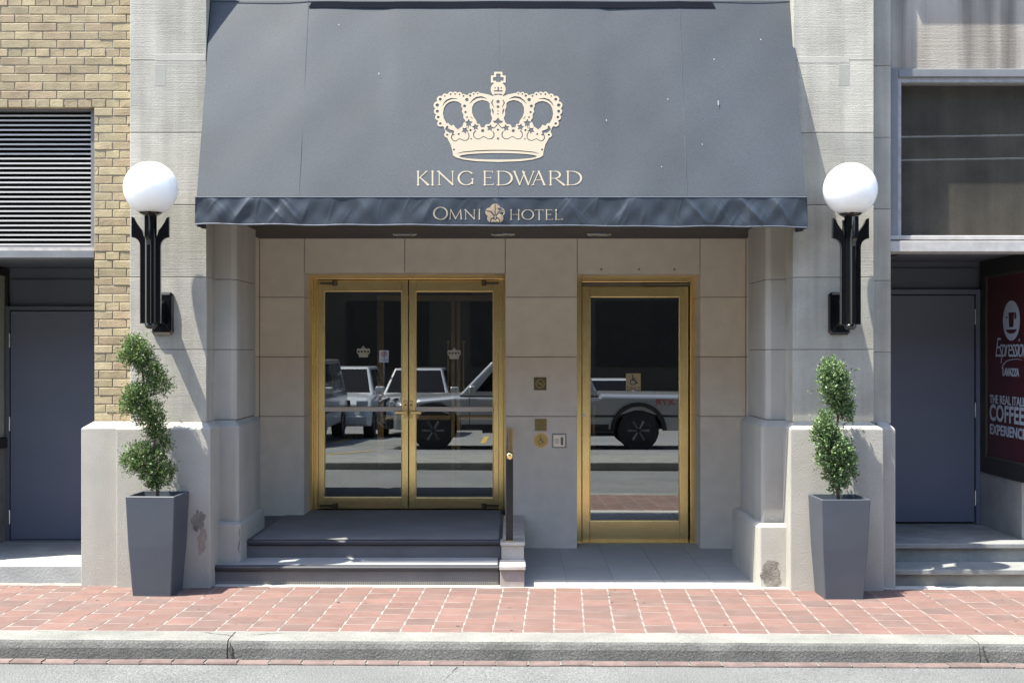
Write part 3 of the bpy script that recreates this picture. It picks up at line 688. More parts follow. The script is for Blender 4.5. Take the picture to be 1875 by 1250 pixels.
mk('threshold', bar(MB(), 1056, 1272, 990, 997, DD, .10, .10), M['brass_d'], sd)
ph_ = MB().cyl((X(1088,DD), Y(DD)+.09, Z(715,DD)), (X(1088,DD), Y(DD)+.09, Z(850,DD)), .016)
for q in (712, 736, 828, 848): ph_.lathe([(0,-.02),(.022,-.012),(.026,0),(.022,.012),(0,.02)], (X(1088,DD), Y(DD)+.09, Z(q,DD)), 12)
mk('pull_handle', ph_, M['brass_d'], sd, smooth=True)
# wheelchair symbol
def chair_sym(PX, PY, w=1.1):
    ring = np.abs(np.hypot(PX+1, PY-3)-5.2)-w*.8
    ring = np.maximum(ring, -d_poly(PX, PY, [(-1,-6),(1,-8),(9,-8),(9,1),(2,0)]))
    d = np.minimum(ring, d_circ(PX, PY, -1.5, -9.5, 1.7))
    d = np.minimum(d, d_path(PX, PY, [(-1.3,-7),(-.8,-.5),(4.2,-.3),(6.2,5.2),(8,4.6)], w)); d = np.minimum(d, d_path(PX, PY, [(-1,-4),(3.4,-4)], w*.8))
    return d
gs = mk('glass_sign', bar(MB(), 1146.5, 1173.5, 683.5, 714.5, DD, -.016, .021), M['signyellow'], l3, label='cream sticker with wheelchair symbol reading ONLY on the door glass')
mk('wheelchair_symbol', sdf_mb(lambda a, b: chair_sym(a, b, 1.2), -10, 10, -13, 11, .4, lambda a, b: (X(1160+a*.95,DD), Y(DD)+.0145, Z(696.5+b*.95,DD))), M['signblue'], l3, flat=True)
text_obj('lettering', 'ONLY', .048, M['signblue'], l3, frame_mtx((X(1160,DD), Y(DD)+.0145, Z(714,DD)), (1,0,0), (0,0,1)), 'CENTER')
# vestibules behind the doors
def room(name, x0, x1, ya, yb, z0, z1, m, label, floor=None):
    mb = MB().add([(x0,ya,z0),(x1,ya,z0),(x1,yb,z0),(x0,yb,z0),(x0,ya,z1),(x1,ya,z1),(x1,yb,z1),(x0,yb,z1)], [(0,1,2,3),(4,5,6,7),(1,2,6,5),(2,3,7,6),(3,0,4,7)])
    return mk(name, mb, m, label=label, cat='interior', flat=True)
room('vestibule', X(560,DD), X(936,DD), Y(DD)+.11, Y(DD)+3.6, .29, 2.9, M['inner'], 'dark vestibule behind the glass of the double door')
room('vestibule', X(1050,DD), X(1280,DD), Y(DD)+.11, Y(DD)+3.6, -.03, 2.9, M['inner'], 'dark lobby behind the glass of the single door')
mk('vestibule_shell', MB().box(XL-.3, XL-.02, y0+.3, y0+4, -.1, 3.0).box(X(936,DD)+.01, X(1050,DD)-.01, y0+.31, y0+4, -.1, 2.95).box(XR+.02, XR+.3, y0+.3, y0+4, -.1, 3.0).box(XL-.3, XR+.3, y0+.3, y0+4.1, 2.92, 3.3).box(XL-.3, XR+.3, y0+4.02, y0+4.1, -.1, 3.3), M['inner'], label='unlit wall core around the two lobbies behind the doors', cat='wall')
ID = 14.0
idr = thing('inner_door', 'second brass double door deeper inside, glimpsed through the right hand pane', 'door', (X(835,ID), Y(ID), .3))
mb = MB()
for a, b in ((826, 833), (836, 843)): bar(mb, a, b, 552, 905, ID, 0, .05)
bar(mb, 690, 990, 540, 552, ID, .01, .05); bar(mb, 690, 703, 552, 905, ID, 0, .05); bar(mb, 965, 985, 552, 905, ID, 0, .05); bar(mb, 704, 825, 890, 905, ID, 0, .05); bar(mb, 844, 964, 890, 905, ID, 0, .05)
mk('door_frame', mb, M['brass'], idr, bevel=.003)
for a in (821, 849):
    mk('pull_handle', MB().box(X(a-3,ID), X(a+3,ID), Y(ID)-.07, Y(ID)-.02, Z(628,ID), Z(624,ID)).box(X(a-1.5,ID), X(a+1.5,ID), Y(ID)-.07, Y(ID)-.05, Z(720,ID), Z(628.2,ID)), M['brass'], idr)
mk('push_bar', bar(bar(MB(), 704, 825, 760, 768, ID, .02, .03), 844, 964, 760, 768, ID, .02, .03), M['brass'], idr)

# ================================================================== soffit and downlights
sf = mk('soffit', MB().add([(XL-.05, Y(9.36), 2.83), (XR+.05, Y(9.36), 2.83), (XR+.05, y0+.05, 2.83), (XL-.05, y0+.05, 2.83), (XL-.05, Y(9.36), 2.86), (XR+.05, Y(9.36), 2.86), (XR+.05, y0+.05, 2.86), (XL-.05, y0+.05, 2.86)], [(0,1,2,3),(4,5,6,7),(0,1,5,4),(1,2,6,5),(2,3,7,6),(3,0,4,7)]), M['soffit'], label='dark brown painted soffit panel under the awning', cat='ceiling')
for i, px_ in enumerate((741, 921, 1097)):
    D = 11.05
    c = (X(px_, D), Y(D), 2.83)
    t = thing('downlight', ('round recessed downlight above the left leaf of the double door', 'round recessed downlight in the middle of the soffit, above the wall between the doors', 'round recessed downlight above the left edge of the single door')[i], 'light', c, 'downlights in the soffit')
    mk('trim_ring', MB().lathe([(.072,-.001),(.08,-.010),(.10,-.010),(.108,-.001)], c, 28), M['chrome'], t, smooth=True)
    mk('lens', MB().lathe([(0,-.003),(.03,-.0045),(.071,-.003)], c, 28), M['lens'], t, smooth=True)

# ================================================================== awning
AX0, AX1 = X(360, 9.28), X(1475, 9.28)
aw = thing('awning', 'large charcoal blue canvas awning with gold crown and hotel name over the entrance', 'awning', (0, Y(9.28), 2.74))
zf = Z(362, 9.28); yf = Y(9.28); MS = 3.5; ZTOP = 6.0
def on_aw(x, z, off=0.0):      # point on the sloping canvas
    n = Vector((0, -MS, 1)).normalized(); p = Vector((x, yf+(z-zf)/MS, z)); return p+n*off
def aw_px(px, py, off=.003):   # place on canvas by outline in the photo
    # ray through pixel meets the canvas plane
    a = (640-py)/F; D = 9.28  # y = D-CD ; z = CAMH + a*D ; y = yf+(z-zf)/MS
    D = (yf+CD-(zf-CAMH)/MS)/(1-a/MS)
    n = Vector((0, -MS, 1)).normalized(); return Vector((X(px, D), Y(D), Z(py, D)))+n*off
nx, nz = 60, 24; vs = []; fs = []
for j in range(nz+1):
    z = zf+(ZTOP-zf)*j/nz
    for i in range(nx+1):
        x = AX0+(AX1-AX0)*i/nx; u = i/nx
        seams = (0, .168, .495, .805, 1); k_ = max(q for q in range(4) if u >= seams[q]-1e-9); tt_ = (u-seams[k_])/(seams[k_+1]-seams[k_]); zz_ = j/nz
        sag = -.006*math.sin(math.pi*tt_)*min(1, zz_*5)+.0015*math.sin(u*21+zz_*17)+.0012*math.sin(u*47-zz_*29)
        if .30 < u < .68: sag *= .25
        vs.append(tuple(on_aw(x, z, sag)))
for j in range(nz):
    for i in range(nx): a = j*(nx+1)+i; fs.append((a, a+1, a+nx+2, a+nx+1))
cv = mk('canvas', MB().add(vs, fs), M['awning'], aw, smooth=True)
side = MB()
for xx in (AX0+.002, AX1-.002):
    mk('side_panel', MB().add([(xx, yf+.004, zf), (xx, Y(10.3), zf), (xx, Y(10.3), ZTOP), (xx, yf+(ZTOP-zf)/MS+.004, ZTOP)], [(0,1,2,3)]), M['valance'], aw, flat=True)
CREASE = [(random.uniform(.0,1), random.uniform(.0012,.0035), random.choice((-1,1))*random.uniform(.3,1.6), random.uniform(.001,.003), random.uniform(.1,.9)) for _ in range(70)]
def val_y(u, v):   # ripple of the valance; u 0..1 across, v 0 top..1 bottom
    s = 0
    a = (u*4.35)
    rip = math.sin((a*2.1+v*.35)*6.28)*.5+math.sin((a*3.7-v*.5+.3)*6.28)*.35+math.sin((a*6.9+v*.8)*6.28)*.2
    loc = .6+.7*(.5+.5*math.sin(a*1.7+1.2))
    s = rip*loc*.008*(.15+math.sin(min(1, v*1.05)*math.pi)*.9)
    # strong diagonal folds near the ends and seams
    for (u0, wd, sl, am) in ((.035,.02,.5,.012),(.075,.015,-.9,.010),(.13,.018,1.2,.010),(.155,.010,1.0,.012),(.82,.015,1.1,.012),(.86,.02,-.8,.012),(.91,.014,1.2,.014),(.96,.018,.9,.014),(.70,.014,-.7,.008),(.50,.01,.6,.010),(.62,.015,.8,.007),(.28,.02,.7,.006),(.38,.02,-.6,.006)):
        q = (u-u0-sl*.035*(v-.5))/(wd*.42); s -= 1.1*am*math.exp(-abs(q)**1.25)*math.sin(math.pi*min(1, max(0, v)))**.7
    for (u0, wd, sl, am, vc) in CREASE:
        q = (u-u0-sl*.03*(v-.5))/wd
        if abs(q) < 3: s -= am*math.exp(-q*q)*math.exp(-((v-vc)/.35)**2)
    s += .0022*math.sin(u*260)*max(0, v-.6)+.002*math.sin(u*190+1)*max(0, .35-v)
    return s
nu, nv = 900, 16; vs = []; fs = []
zb = lambda u: Z(411+5*u, 9.28)+.002*math.sin(u*55)+.002*math.sin(u*23)
for j in range(nv+1):
    v = j/nv
    for i in range(nu+1):
        u = i/nu; x = AX0-.008+(AX1-AX0+.016)*u
        vs.append((x, yf-.012-.006*v+val_y(u, v), zf*(1-v)+zb(u)*v+.0015*math.sin(u*61)*v))
for j in range(nv):
    for i in range(nu): a = j*(nu+1)+i; fs.append((a, a+1, a+nu+2, a+nu+1))
va = mk('valance', MB().add(vs, fs), M['valance'], aw, smooth=True)
sv = MB(); 
for xx in (AX0-.008, AX1+.008):
    vs = []; n = 14
    for i in range(n+1):
        y = yf-.012+i/n*.36; q = .008*math.sin(i*1.3)
        vs += [(xx+q, y, zf), (xx+q*1.5, y, zb(.0 if xx < 0 else 1)-.0-.01*math.sin(i/n*3.14))]
    mk('side_valance', MB().add(vs, [(2*i, 2*i+2, 2*i+3, 2*i+1) for i in range(n)]), M['valance'], aw, flat=True)
hem = MB(); pts = []
for i in range(0, nu+1, 6):
    u = i/nu; pts.append((AX0-.008+(AX1-AX0+.016)*u, yf-.019+val_y(u, 1), zb(u)+.0015*math.sin(u*61)))
mk('hem', hem.tube(pts, .005, 6), mat('hem_piping', (.11,.125,.16), .5), va)
mk('top_hem', MB().tube([(AX0-.008, yf-.012, zf+.002), (AX1+.008, yf-.012, zf+.002)], .004, 6), M['seam'], va)
sm = MB()
for px_ in (547, 912, 1258):
    p0 = aw_px(px_, 361, .0015); xx = p0[0]; p1 = on_aw(xx, ZTOP-.05, .0015)
    sm.add([(xx-.0022, p0[1], p0[2]), (xx+.0022, p0[1], p0[2]), (xx+.0022, p1[1], p1[2]), (xx-.0022, p1[1], p1[2])], [(0,1,2,3)])
mk('seam', sm, mat('seam_line', (.075,.085,.105), .7), cv, flat=True)
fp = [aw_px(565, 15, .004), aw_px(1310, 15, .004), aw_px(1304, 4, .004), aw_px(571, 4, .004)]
mk('canvas_dark_strip', MB().add([tuple(p) for p in fp], [(0,1,2,3)]), M['dark'], cv, flat=True)  # flat dark strip along the top of the canvas
fp = [aw_px(389, 2.5, .006), aw_px(1446, 2.5, .006), aw_px(1446, 0, .006), aw_px(389, 0, .006)]
mk('canvas_tape', MB().add([tuple(p) for p in fp], [(0,1,2,3)]), M['seam'], cv, flat=True)
spk_ = MB()
for _ in range(11):
    px_, py_ = random.uniform(400, 1440), random.uniform(30, 350)
    if 740 < px_ < 1090 and py_ > 110: continue
    l_ = random.choice((.8,.8,1.1,1.4,4)); p_ = [aw_px(px_-.7, py_-l_, .009), aw_px(px_+.7, py_-l_, .009), aw_px(px_+.9, py_+l_, .009), aw_px(px_-.3, py_+l_, .009)]
    spk_.add([tuple(q) for q in p_], [(0,1,2,3)])
mk('speck', spk_, M['dropping'], cv, kind='stuff', flat=True)
# crown print (outline traced on a 1776x1250 drawing of photo region 780..1050 x 120..310)
k4 = 270/1776
def crown(PX, PY):
    ax = 868-np.abs(PX-868); Q = PY
    d = d_poly(ax, Q, [(880,352),(800,372),(740,350),(640,332),(560,345),(510,362),(450,352),(350,335),(270,340),(205,375),(150,420),(118,480),(115,560),(128,640),(165,715),(215,745),(240,820),(262,890),(300,960),(320,1040),(325,1085),(360,1110),(450,1136),(600,1156),(880,1165)])
    beads = [(173,412,43,18),(137,482,45,20),(137,556,41,18),(148,627,38,16),(173,703,38,15),(227,373,31,9),(298,350,31,11),(352,348,29,10),(405,352,29,10),(452,372,26,11),(533,368,30,14),(575,348,26,10),(624,342,22,9),(256,838,36,13)]
    for x, y, r, h in beads: d = np.minimum(d, d_circ(ax, Q, x, y, r))
    h1 = d_poly(ax, Q, [(330,432),(385,440),(428,468),(424,495),(440,525),(432,560),(452,595),(450,635),(475,668),(450,700),(440,735),(410,755),(385,775),(350,745),(335,715),(300,730),(275,700),(245,695),(215,640),(205,580),(215,520),(240,475),(280,445)])
    h2 = d_poly(ax, Q, [(680,420),(740,435),(768,460),(768,510),(785,545),(780,590),(798,640),(780,690),(760,710),(720,712),(700,750),(660,748),(650,710),(615,705),(605,665),(575,625),(555,570),(555,510),(580,460),(630,430)])
    d = np.maximum(d, -h1); d = np.maximum(d, -h2)
    cuts = [d_circ(ax, Q, x, y, h) for x, y, r, h in beads]
    for x, y, r in ((493,417,21),(466,493,18),(476,567,14),(495,627,11),(868,440,20),(868,502,17),(868,553,8),(868,588,9),(537,783,14),(684,790,19),(868,778,14),(868,884,14),(545,887,9),(395,830,12),(337,1016,12)):
        cuts.append(d_circ(ax, Q, x, y, r))
    cuts.append(d_path(ax, Q, [(200,495),(220,455),(255,422),(310,402),(380,404)], [2,6,9,7,2]))
    cuts.append(d_path(ax, Q, [(525,465),(560,425),(610,392),(670,384),(735,404)], [2,7,11,10,2]))
    cuts.append(d_path(ax, Q, [(808,420),(792,455),(818,508)], [5,8,3])); cuts.append(d_path(ax, Q, [(800,530),(806,555),(812,590)], [7,10,3]))
    cuts.append(d_path(ax, Q, [(540,620),(560,645)], 4))
    def star(x, y, r, n=5, rot=-90):
        return d_poly(ax, Q, [(x+(r if i % 2 == 0 else r*.5)*math.cos(R(rot+i*180/n)), y+(r if i % 2 == 0 else r*.5)*math.sin(R(rot+i*180/n))) for i in range(2*n)])
    cuts += [star(515,697,52), star(470,785,46,5,-60), star(597,745,46,5,-100), star(772,755,46,5,-80), d_poly(ax, Q, [(868,630),(895,668),(930,672),(915,695),(880,700),(868,700),(856,700),(821,695),(806,672),(841,668)])]
    cuts.append(d_path(ax, Q, [(258,742),(250,770),(285,795),(325,800)], [12,18,20,14])); cuts.append(d_path(ax, Q, [(325,800),(322,840),(345,835)], [12,10,4]))
    cuts.append(d_path(ax, Q, [(597,790),(575,820),(575,855),(600,885),(640,890),(668,872),(695,858),(722,872),(750,889),(790,886),(818,860),(820,825),(805,795)], [7,6,5,4,4,4,4,4,4,5,6,7,4]))
    cuts.append(d_path(ax, Q, [(310,850),(308,880),(330,908),(360,914),(385,896),(405,885),(430,896),(460,908),(498,900),(518,875),(518,840),(500,805)], [6,6,5,4,4,4,4,4,5,5,6,4]))
    cuts.append(d_path(ax, Q, [(372,1064),(450,1046),(600,1033),(760,1026),(890,1025)], [2,5,6,6,6]))
    cuts.append(d_ell(PX, PY, 868, 1097, 465, 39))
    cuts.append(d_path(ax, Q, [(868,700),(845,735),(815,760)], 5)); cuts.append(d_path(ax, Q, [(515,725),(505,760)], 5))
    for c_ in cuts: d = np.maximum(d, -c_)
    orb = d_circ(PX, PY, 870, 292, 90); orb = np.minimum(orb, d_box(PX, PY, 822, 918, 205, 260))
    for c_ in (d_box(PX, PY, 818, 924, 304, 319), d_box(PX, PY, 862, 880, 262, 306), d_circ(PX, PY, 833, 275, 9), d_circ(PX, PY, 907, 275, 9), np.maximum(d_ell(PX, PY, 869, 345, 50, 28), 345-PY)): orb = np.maximum(orb, -c_)
    d = np.minimum(d, orb)
    cr = np.minimum(d_box(PX, PY, 820, 922, 80, 216), d_box(PX, PY, 782, 960, 124, 212)); hole = np.minimum(d_box(PX, PY, 846, 898, 103, 216), d_box(PX, PY, 808, 935, 146, 188))
    return np.minimum(d, np.maximum(cr, -hole))
mk('crown_emblem', sdf_mb(crown, 80, 1660, 70, 1175, 4.5, lambda a, b: aw_px(780+a*k4, 120+b*k4)), M['gold'], cv, flat=True)
lt = MB(); k3 = 360/1452
mp3 = lambda a, b: aw_px(740+a*k3, 110+b*k3)
for ch, a, b in (('K',88,185),('I',192,228),('N',240,378),('G',395,518),('E',578,665),('D',678,800),('W',800,968),('A',935,1052),('R',1062,1185),('D',1190,1312)):
    letter_mb(ch, a, b, 822, 925, mp3, lt)
mk('hotel_lettering', lt, M['gold'], cv, flat=True)
lt = MB()
def mpv(a, b):
    px_, py_ = 740+a*k3, 110+b*k3; D = 9.255; x = X(px_, D); z = Z(py_, D)
    u = (x-AX0+.008)/(AX1-AX0+.016); v = (zf-z)/(zf-zb(u)); return (x, yf-.012-.006*v+val_y(u, v)-.003, z)
for ch, a, b, c_, d_ in (('O',215,322,1085,1178),('M',330,430,1102,1175),('N',442,530,1102,1175),('I',540,570,1102,1175),('H',778,858,1104,1178),('O',868,958,1104,1178),('T',964,1030,1104,1178),('E',1040,1100,1104,1178),('L',1108,1172,1104,1178)):
    letter_mb(ch, a, b, c_, d_, mpv, lt, 1.5)
mk('valance_lettering', lt, M['gold'], va, flat=True)
def flower(PX, PY):
    d = np.minimum.reduce([d_circ(PX, PY, 672, 1098, 38), d_circ(PX, PY, 633, 1122, 33), d_circ(PX, PY, 711, 1122, 33), d_circ(PX, PY, 643, 1168, 30), d_circ(PX, PY, 703, 1168, 30), d_circ(PX, PY, 672, 1160, 36)])
    ax = 672-np.abs(PX-672)
    for c_ in (d_path(ax, PY, [(604,1112),(640,1118),(662,1145),(666,1175)], [2,4,4,2]), d_path(ax, PY, [(672,1066),(672,1150)], 3), d_path(ax, PY, [(640,1200),(640,1178),(655,1165),(672,1180)], [3,4,4,3])): d = np.maximum(d, -c_)
    return d
mk('flower_emblem', sdf_mb(flower, 590, 755, 1055, 1205, 2, mpv), mat('bronze_print', (.42,.32,.21), .6, var=.2, scale=10), va, flat=True)

# ================================================================== globe lamps
def lamp(pxc, pyc, label):
    D = 9.29; cx_ = X(pxc, D); cz = Z(pyc, D); yc = Y(D); r = .198
    t = thing('globe_lamp', label, 'lamp', (cx_, Y(9.62), Z(575, 9.62)), 'globe wall lamps')
    prof = [(r*math.sin(math.pi*i/32), -r*math.cos(math.pi*i/32)) for i in range(3, 33)]
    mk('globe', MB().lathe(prof, (cx_, yc, cz), 48), M['globe'], t, smooth=True)
    zg = cz-r
    mk('globe_holder', MB().lathe([(0,-.018),(.05,-.018),(.075,-.004),(.088,.008),(.092,.018),(.07,.022),(0,.022)], (cx_, yc, zg+.012), 32), M['black'], t, smooth=True)
    s = D/F
    # stem and four claw fins
    mk('stem', MB().cyl((cx_, yc, zg), (cx_, yc, zg-.80), .045, .045, 8), M['black'], t)
    pr_ = [(.03,-.80),(.075,-.80),(.075,-.225)]
    pr_ += [(.075+.062*(1-math.cos(a)), -.225+.06*math.sin(a)) for a in [R(q) for q in (20,40,60,80,90)]]
    pr_ += [(.137,-.165),(.137,-.012),(.118,-.02)]
    pr_ += [(.118-.016*i**1.3*.9, -.02-.032*i) for i in (1,2,3)]
    pr_ += [(.05,-.15),(.042,-.17),(.03,-.18)]
    for i in range(4):
        a = math.pi/2*i+R(4); n = len(pr_); th = .016
        vs = [(cx_+p[0]*math.cos(a)-q*math.sin(a), yc+p[0]*math.sin(a)+q*math.cos(a), zg+p[1]) for q in (-th, th) for p in pr_]
        fs = [tuple(range(n)), tuple(range(2*n-1, n-1, -1))]+[(j, (j+1) % n, (j+1) % n+n, j+n) for j in range(n)]
        mk('claw_fin', MB().add(vs, fs), M['black'], t, bevel=.002, seg=1)
    mk('bottom_cap', MB().lathe([(0,-.04),(.028,-.038),(.042,-.02),(.045,.0),(0,.002)], (cx_, yc, zg-.80), 20), M['black'], t, smooth=True)
    zp = Z(574, 9.62); w_, h_ = .083, .163; c_ = .02
    xp = cx_+.0
    def oct_(k, yy): return [(xp+a*k, yy, zp+b*k) for a, b in ((-w_+c_,-h_),(w_-c_,-h_),(w_,-h_+c_),(w_,h_-c_),(w_-c_,h_),(-w_+c_,h_),(-w_,h_-c_),(-w_,-h_+c_))]
    vs = oct_(1, Y(9.62))+oct_(1, Y(9.605))+oct_(.88, Y(9.585)); fs = [tuple(range(16, 24))]
    for q in (0, 8): fs += [(q+i, q+(i+1) % 8, q+8+(i+1) % 8, q+8+i) for i in range(8)]
    mk('wall_plate', MB().add(vs, fs), M['black'], t)
    arm = MB()
    arm.prism([(Y(9.60), zp+.10), (Y(9.60), zp-.10), (yc+.09, zp-.04), (yc+.02, zp-.03), (yc+.02, zp+.03), (yc+.09, zp+.04)], 'x', cx_-.028, cx_+.028)
    mk('bracket_arm', arm, M['black'], t, bevel=.006)
    return t
lamp(276, 345, 'white globe lamp on black wall bracket left of the awning, above the left planter')
lamp(1557, 347, 'white globe lamp on black wall bracket right of the awning, above the right planter')

# ================================================================== planters and topiary
def planter(xc_, rz, label):
    yc = Y(9.335); zg = gz(xc_)-.001; H = .735; wt, wb = .364, .284
    t = thing('planter', label, 'planter', (xc_, yc, zg), 'tall slate planters')
    def ring(wd, z, ch=.006):
        a = wd/2; p = [(-a+ch,-a),(a-ch,-a),(a,-a+ch),(a,a-ch),(a-ch,a),(-a+ch,a),(-a,a-ch),(-a,-a+ch)]
        c, s = math.cos(rz), math.sin(rz); return [(xc_+x*c-y*s, yc+x*s+y*c, zg+z) for x, y in p]
    rs = [ring(wb, 0), ring(wb+(wt-wb)*.62, H*.5), ring(wt, H-.004), ring(wt-.006, H), ring(wt-.036, H), ring(wt-.044, H-.07)]
    vs = [p for r_ in rs for p in r_]; fs = [tuple(range(8))]
    for q in range(len(rs)-1): fs += [(q*8+i, q*8+(i+1) % 8, q*8+8+(i+1) % 8, q*8+8+i) for i in range(8)]
    mk('pot', MB().add(vs, fs), M['planter'], t)
    so_ = ring(wt-.045, H-.05); mbs = MB(); n = 10
    c, s = math.cos(rz), math.sin(rz); a = (wt-.044)/2; vs = []
    for j in range(n+1):
        for i in range(n+1):
            x, y = -a+2*a*i/n, -a+2*a*j/n; vs.append((xc_+x*c-y*s, yc+x*s+y*c, zg+H-.05+random.uniform(-.008,.014)))
    mk('soil', mbs.add(vs, [(j*(n+1)+i, j*(n+1)+i+1, (j+1)*(n+1)+i+1, (j+1)*(n+1)+i) for j in range(n) for i in range(n)]), M['soil'], t)
    return t, (xc_, yc, zg+H-.05)
pA, bA = planter(X(273,9.15)+.012, R(-2.5), 'tall tapered slate grey planter standing left of the carpeted steps, leaning shrub in it')
pB, bB = planter(X(1547,9.15)+.004, R(1.5), 'tall tapered slate grey planter standing right of the porch, bushy shrub in it')
def topiary(base, blobs, trunk, mleaf, label, nl, size, seed, needle):
    r = np.random.default_rng(seed); t = thing('spiral_topiary', label, 'shrub', base, 'spiral clipped shrubs')
    Dc = base[1]+CD
    tp = [(X(a, Dc), base[1]+random.uniform(-.012,.012), Z(b, Dc)) for a, b in trunk]; tp[0] = base
    tk = MB(); 
    for i in range(len(tp)-1): tk.cyl(tp[i], tp[i+1], .013*(1-i/len(tp)*.6), .013*(1-(i+1)/len(tp)*.6), 8)
    mk('trunk', tk, M['bark'], t, smooth=True)
    B_ = []
    n = len(blobs)
    for i, (a, b, rr, dy) in enumerate(blobs): B_.append((X(a, Dc), base[1]+dy, Z(b, Dc), rr*.77*Dc/F))
    vol = np.array([b[3]**2 for b in B_]); vol /= vol.sum(); tw = MB(); V = []; Fc = []
    for q in range(nl):
        b = B_[r.choice(len(B_), p=vol)]
        d = r.normal(size=3); d /= np.linalg.norm(d); d[1] *= .95
        k = .35+.65*r.random()**.5; 
        if r.random() < .16: k += r.random()**1.6*.85
        nz_ = 1+.14*math.sin(d[0]*7+b[0]*40)*math.cos(d[2]*6+b[2]*30)
        c = np.array(b[:3])+d*b[3]*k*nz_
        # a sprig: 3-5 leaves along a short stem that points outward and up
        ax = d*.8+np.array([0, 0, .55])+r.normal(size=3)*.35; ax /= np.linalg.norm(ax)
        L_ = size*(1.6+r.random()*1.6)
        for m_ in range(5 if needle else 4):
            p = c+ax*L_*(m_/4); u = r.normal(size=3); u -= u.dot(ax)*ax; u /= np.linalg.norm(u)+1e-6
            di = ax*.6+u*.8; di /= np.linalg.norm(di); wd = np.cross(di, r.normal(size=3)); wd /= np.linalg.norm(wd)+1e-6
            ln = size*(.8+.6*r.random()); ww = size*(.30 if needle else .42)
            n0 = len(V); V += [tuple(p), tuple(p+di*ln*.5+wd*ww), tuple(p+di*ln), tuple(p+di*ln*.5-wd*ww)]; Fc.append((n0, n0+1, n0+2, n0+3))
        if q % 14 == 0:
            e = c+ax*L_; cc = np.array(b[:3]); tw.cyl(tuple(cc+(c-cc)*.1), tuple(e), .0022, .001, 4, False)
    fo = MB(); fo.v = V; fo.f = Fc
    mk('foliage', fo, mleaf, t, flat=True); mk('twigs', tw, M['bark'], t)
BL = [(246,633,20,0),(252,650,27,0),(238,655,18,-.02),(268,668,22,.01),(283,688,20,.03),(292,706,20,.03),(250,722,20,-.04),(240,742,19,-.05),(256,742,20,-.03),(280,752,21,.0),(268,768,19,0),(280,790,15,.02),(264,716,18,0),(285,775,16,.03),
      (288,800,17,.04),(262,826,20,-.05),(245,845,20,-.06),(262,850,22,-.05),(283,838,20,0),(296,818,15,.05),(278,868,22,-.02),(298,872,19,.02),(285,886,14,0),(305,858,12,.03)]
topiary(bA, BL, [(287,912),(287,880),(281,840),(285,800),(274,760),(266,715),(258,665),(248,625)], M['leafL'], 'dark feathery conifer clipped in a leaning spiral, growing in the left planter', 4700, .0155, 3, True)
BR = [(1522,671,18,0),(1515,684,22,-.02),(1530,690,26,0),(1518,706,24,-.03),(1540,712,24,.02),(1530,728,24,0),(1545,738,20,.03),(1538,750,13,.02),(1552,752,15,.04),(1552,766,11,.03),
      (1508,764,14,-.04),(1505,782,22,-.05),(1502,800,20,-.04),(1518,797,20,-.05),(1520,818,27,-.04),(1538,822,24,0),(1512,838,22,-.02),(1535,845,28,.0),(1552,838,18,.03),(1548,862,22,.02),(1525,864,21,0),(1538,880,17,0),(1530,893,9,0)]
topiary(bB, BR, [(1530,912),(1532,880),(1540,840),(1530,800),(1534,765),(1535,730),(1528,690),(1522,665)], M['leafR'], 'lighter green small leaved shrub clipped in an upright spiral, growing in the right planter', 4300, .0165, 4, False)

# ================================================================== left: brick wall, louver, blue door
bw = thing('brick_wall', 'yellow brick wall at the left edge, around the louver and above the blue door', 'wall')
BD = 9.72; yb = Y(BD); xR = PLx[0]-.001; xO = X(172, BD); CH = .0655; BLn = .2163
zb0 = 1.262; zlin = Z(193, BD)
meshes = {}
def brick(x0, x1, z):
    w_ = round(x1-x0-.007, 3)
    if w_ < .02: return
    key = (w_, random.randint(0, 2))
    if key not in meshes:
        j = [random.uniform(0, .0035) for _ in range(4)]; c = .004; a, h = w_/2, (CH-.007)/2
        mb = MB().add([(-a,c,-h),(a,c,-h),(a,c,h),(-a,c,h),(-a+c,j[0],-h+c),(a-c,j[1],-h+c),(a-c,j[2],h-c),(-a+c,j[3],h-c),(-a,.06,-h),(a,.06,-h),(a,.06,h),(-a,.06,h)],
              [(4,5,6,7),(0,1,5,4),(1,2,6,5),(2,3,7,6),(3,0,4,7),(0,8,9,1),(1,9,10,2),(2,10,11,3),(3,11,8,0)])
        me = mb.mesh('brick'); me.materials.append(M['brick']); meshes[key] = me
    o = inst('brick', meshes[key], ((x0+x1)/2, yb+random.uniform(-.0025,.003), z+CH/2), bw)
    o.rotation_euler = (random.uniform(-.01,.01), random.uniform(-.006,.006), random.uniform(-.01,.01))
nrow = 0; z = zb0; xLb = -4.35
while z < 5.0:
    header = (nrow % 6 == 1); above = z > zlin-.02
    xa = xLb if above else xO
    wdt = BLn/2 if header else BLn
    ph = (0.25 if header else (0 if nrow % 2 else .5))*BLn
    x = xR-.055-ph-(0 if header else 0)
    cuts = [xR]
    while x > xa+.03: cuts.append(x); x -= wdt
    cuts.append(xa if not above else x)
    for a, b in zip(cuts[:-1], cuts[1:]):
        if a-b > .03 and z < 4.72: brick(b, a, z)
    z += CH; nrow += 1
mk('mortar', MB().box(xO+.004, xR, yb+.007, yb+.3, 1.15, 9).box(-6.2, xO+.003, yb+.0075, yb+.3, zlin+.006, 9), M['mortar'], bw)
mk('reveal', MB().box(xO, xO+.02, yb+.02, Y(11.0), 0, zlin), mat('reveal_shade_brick', (.30,.24,.17), .9, var=.2, bump=.6), bw)
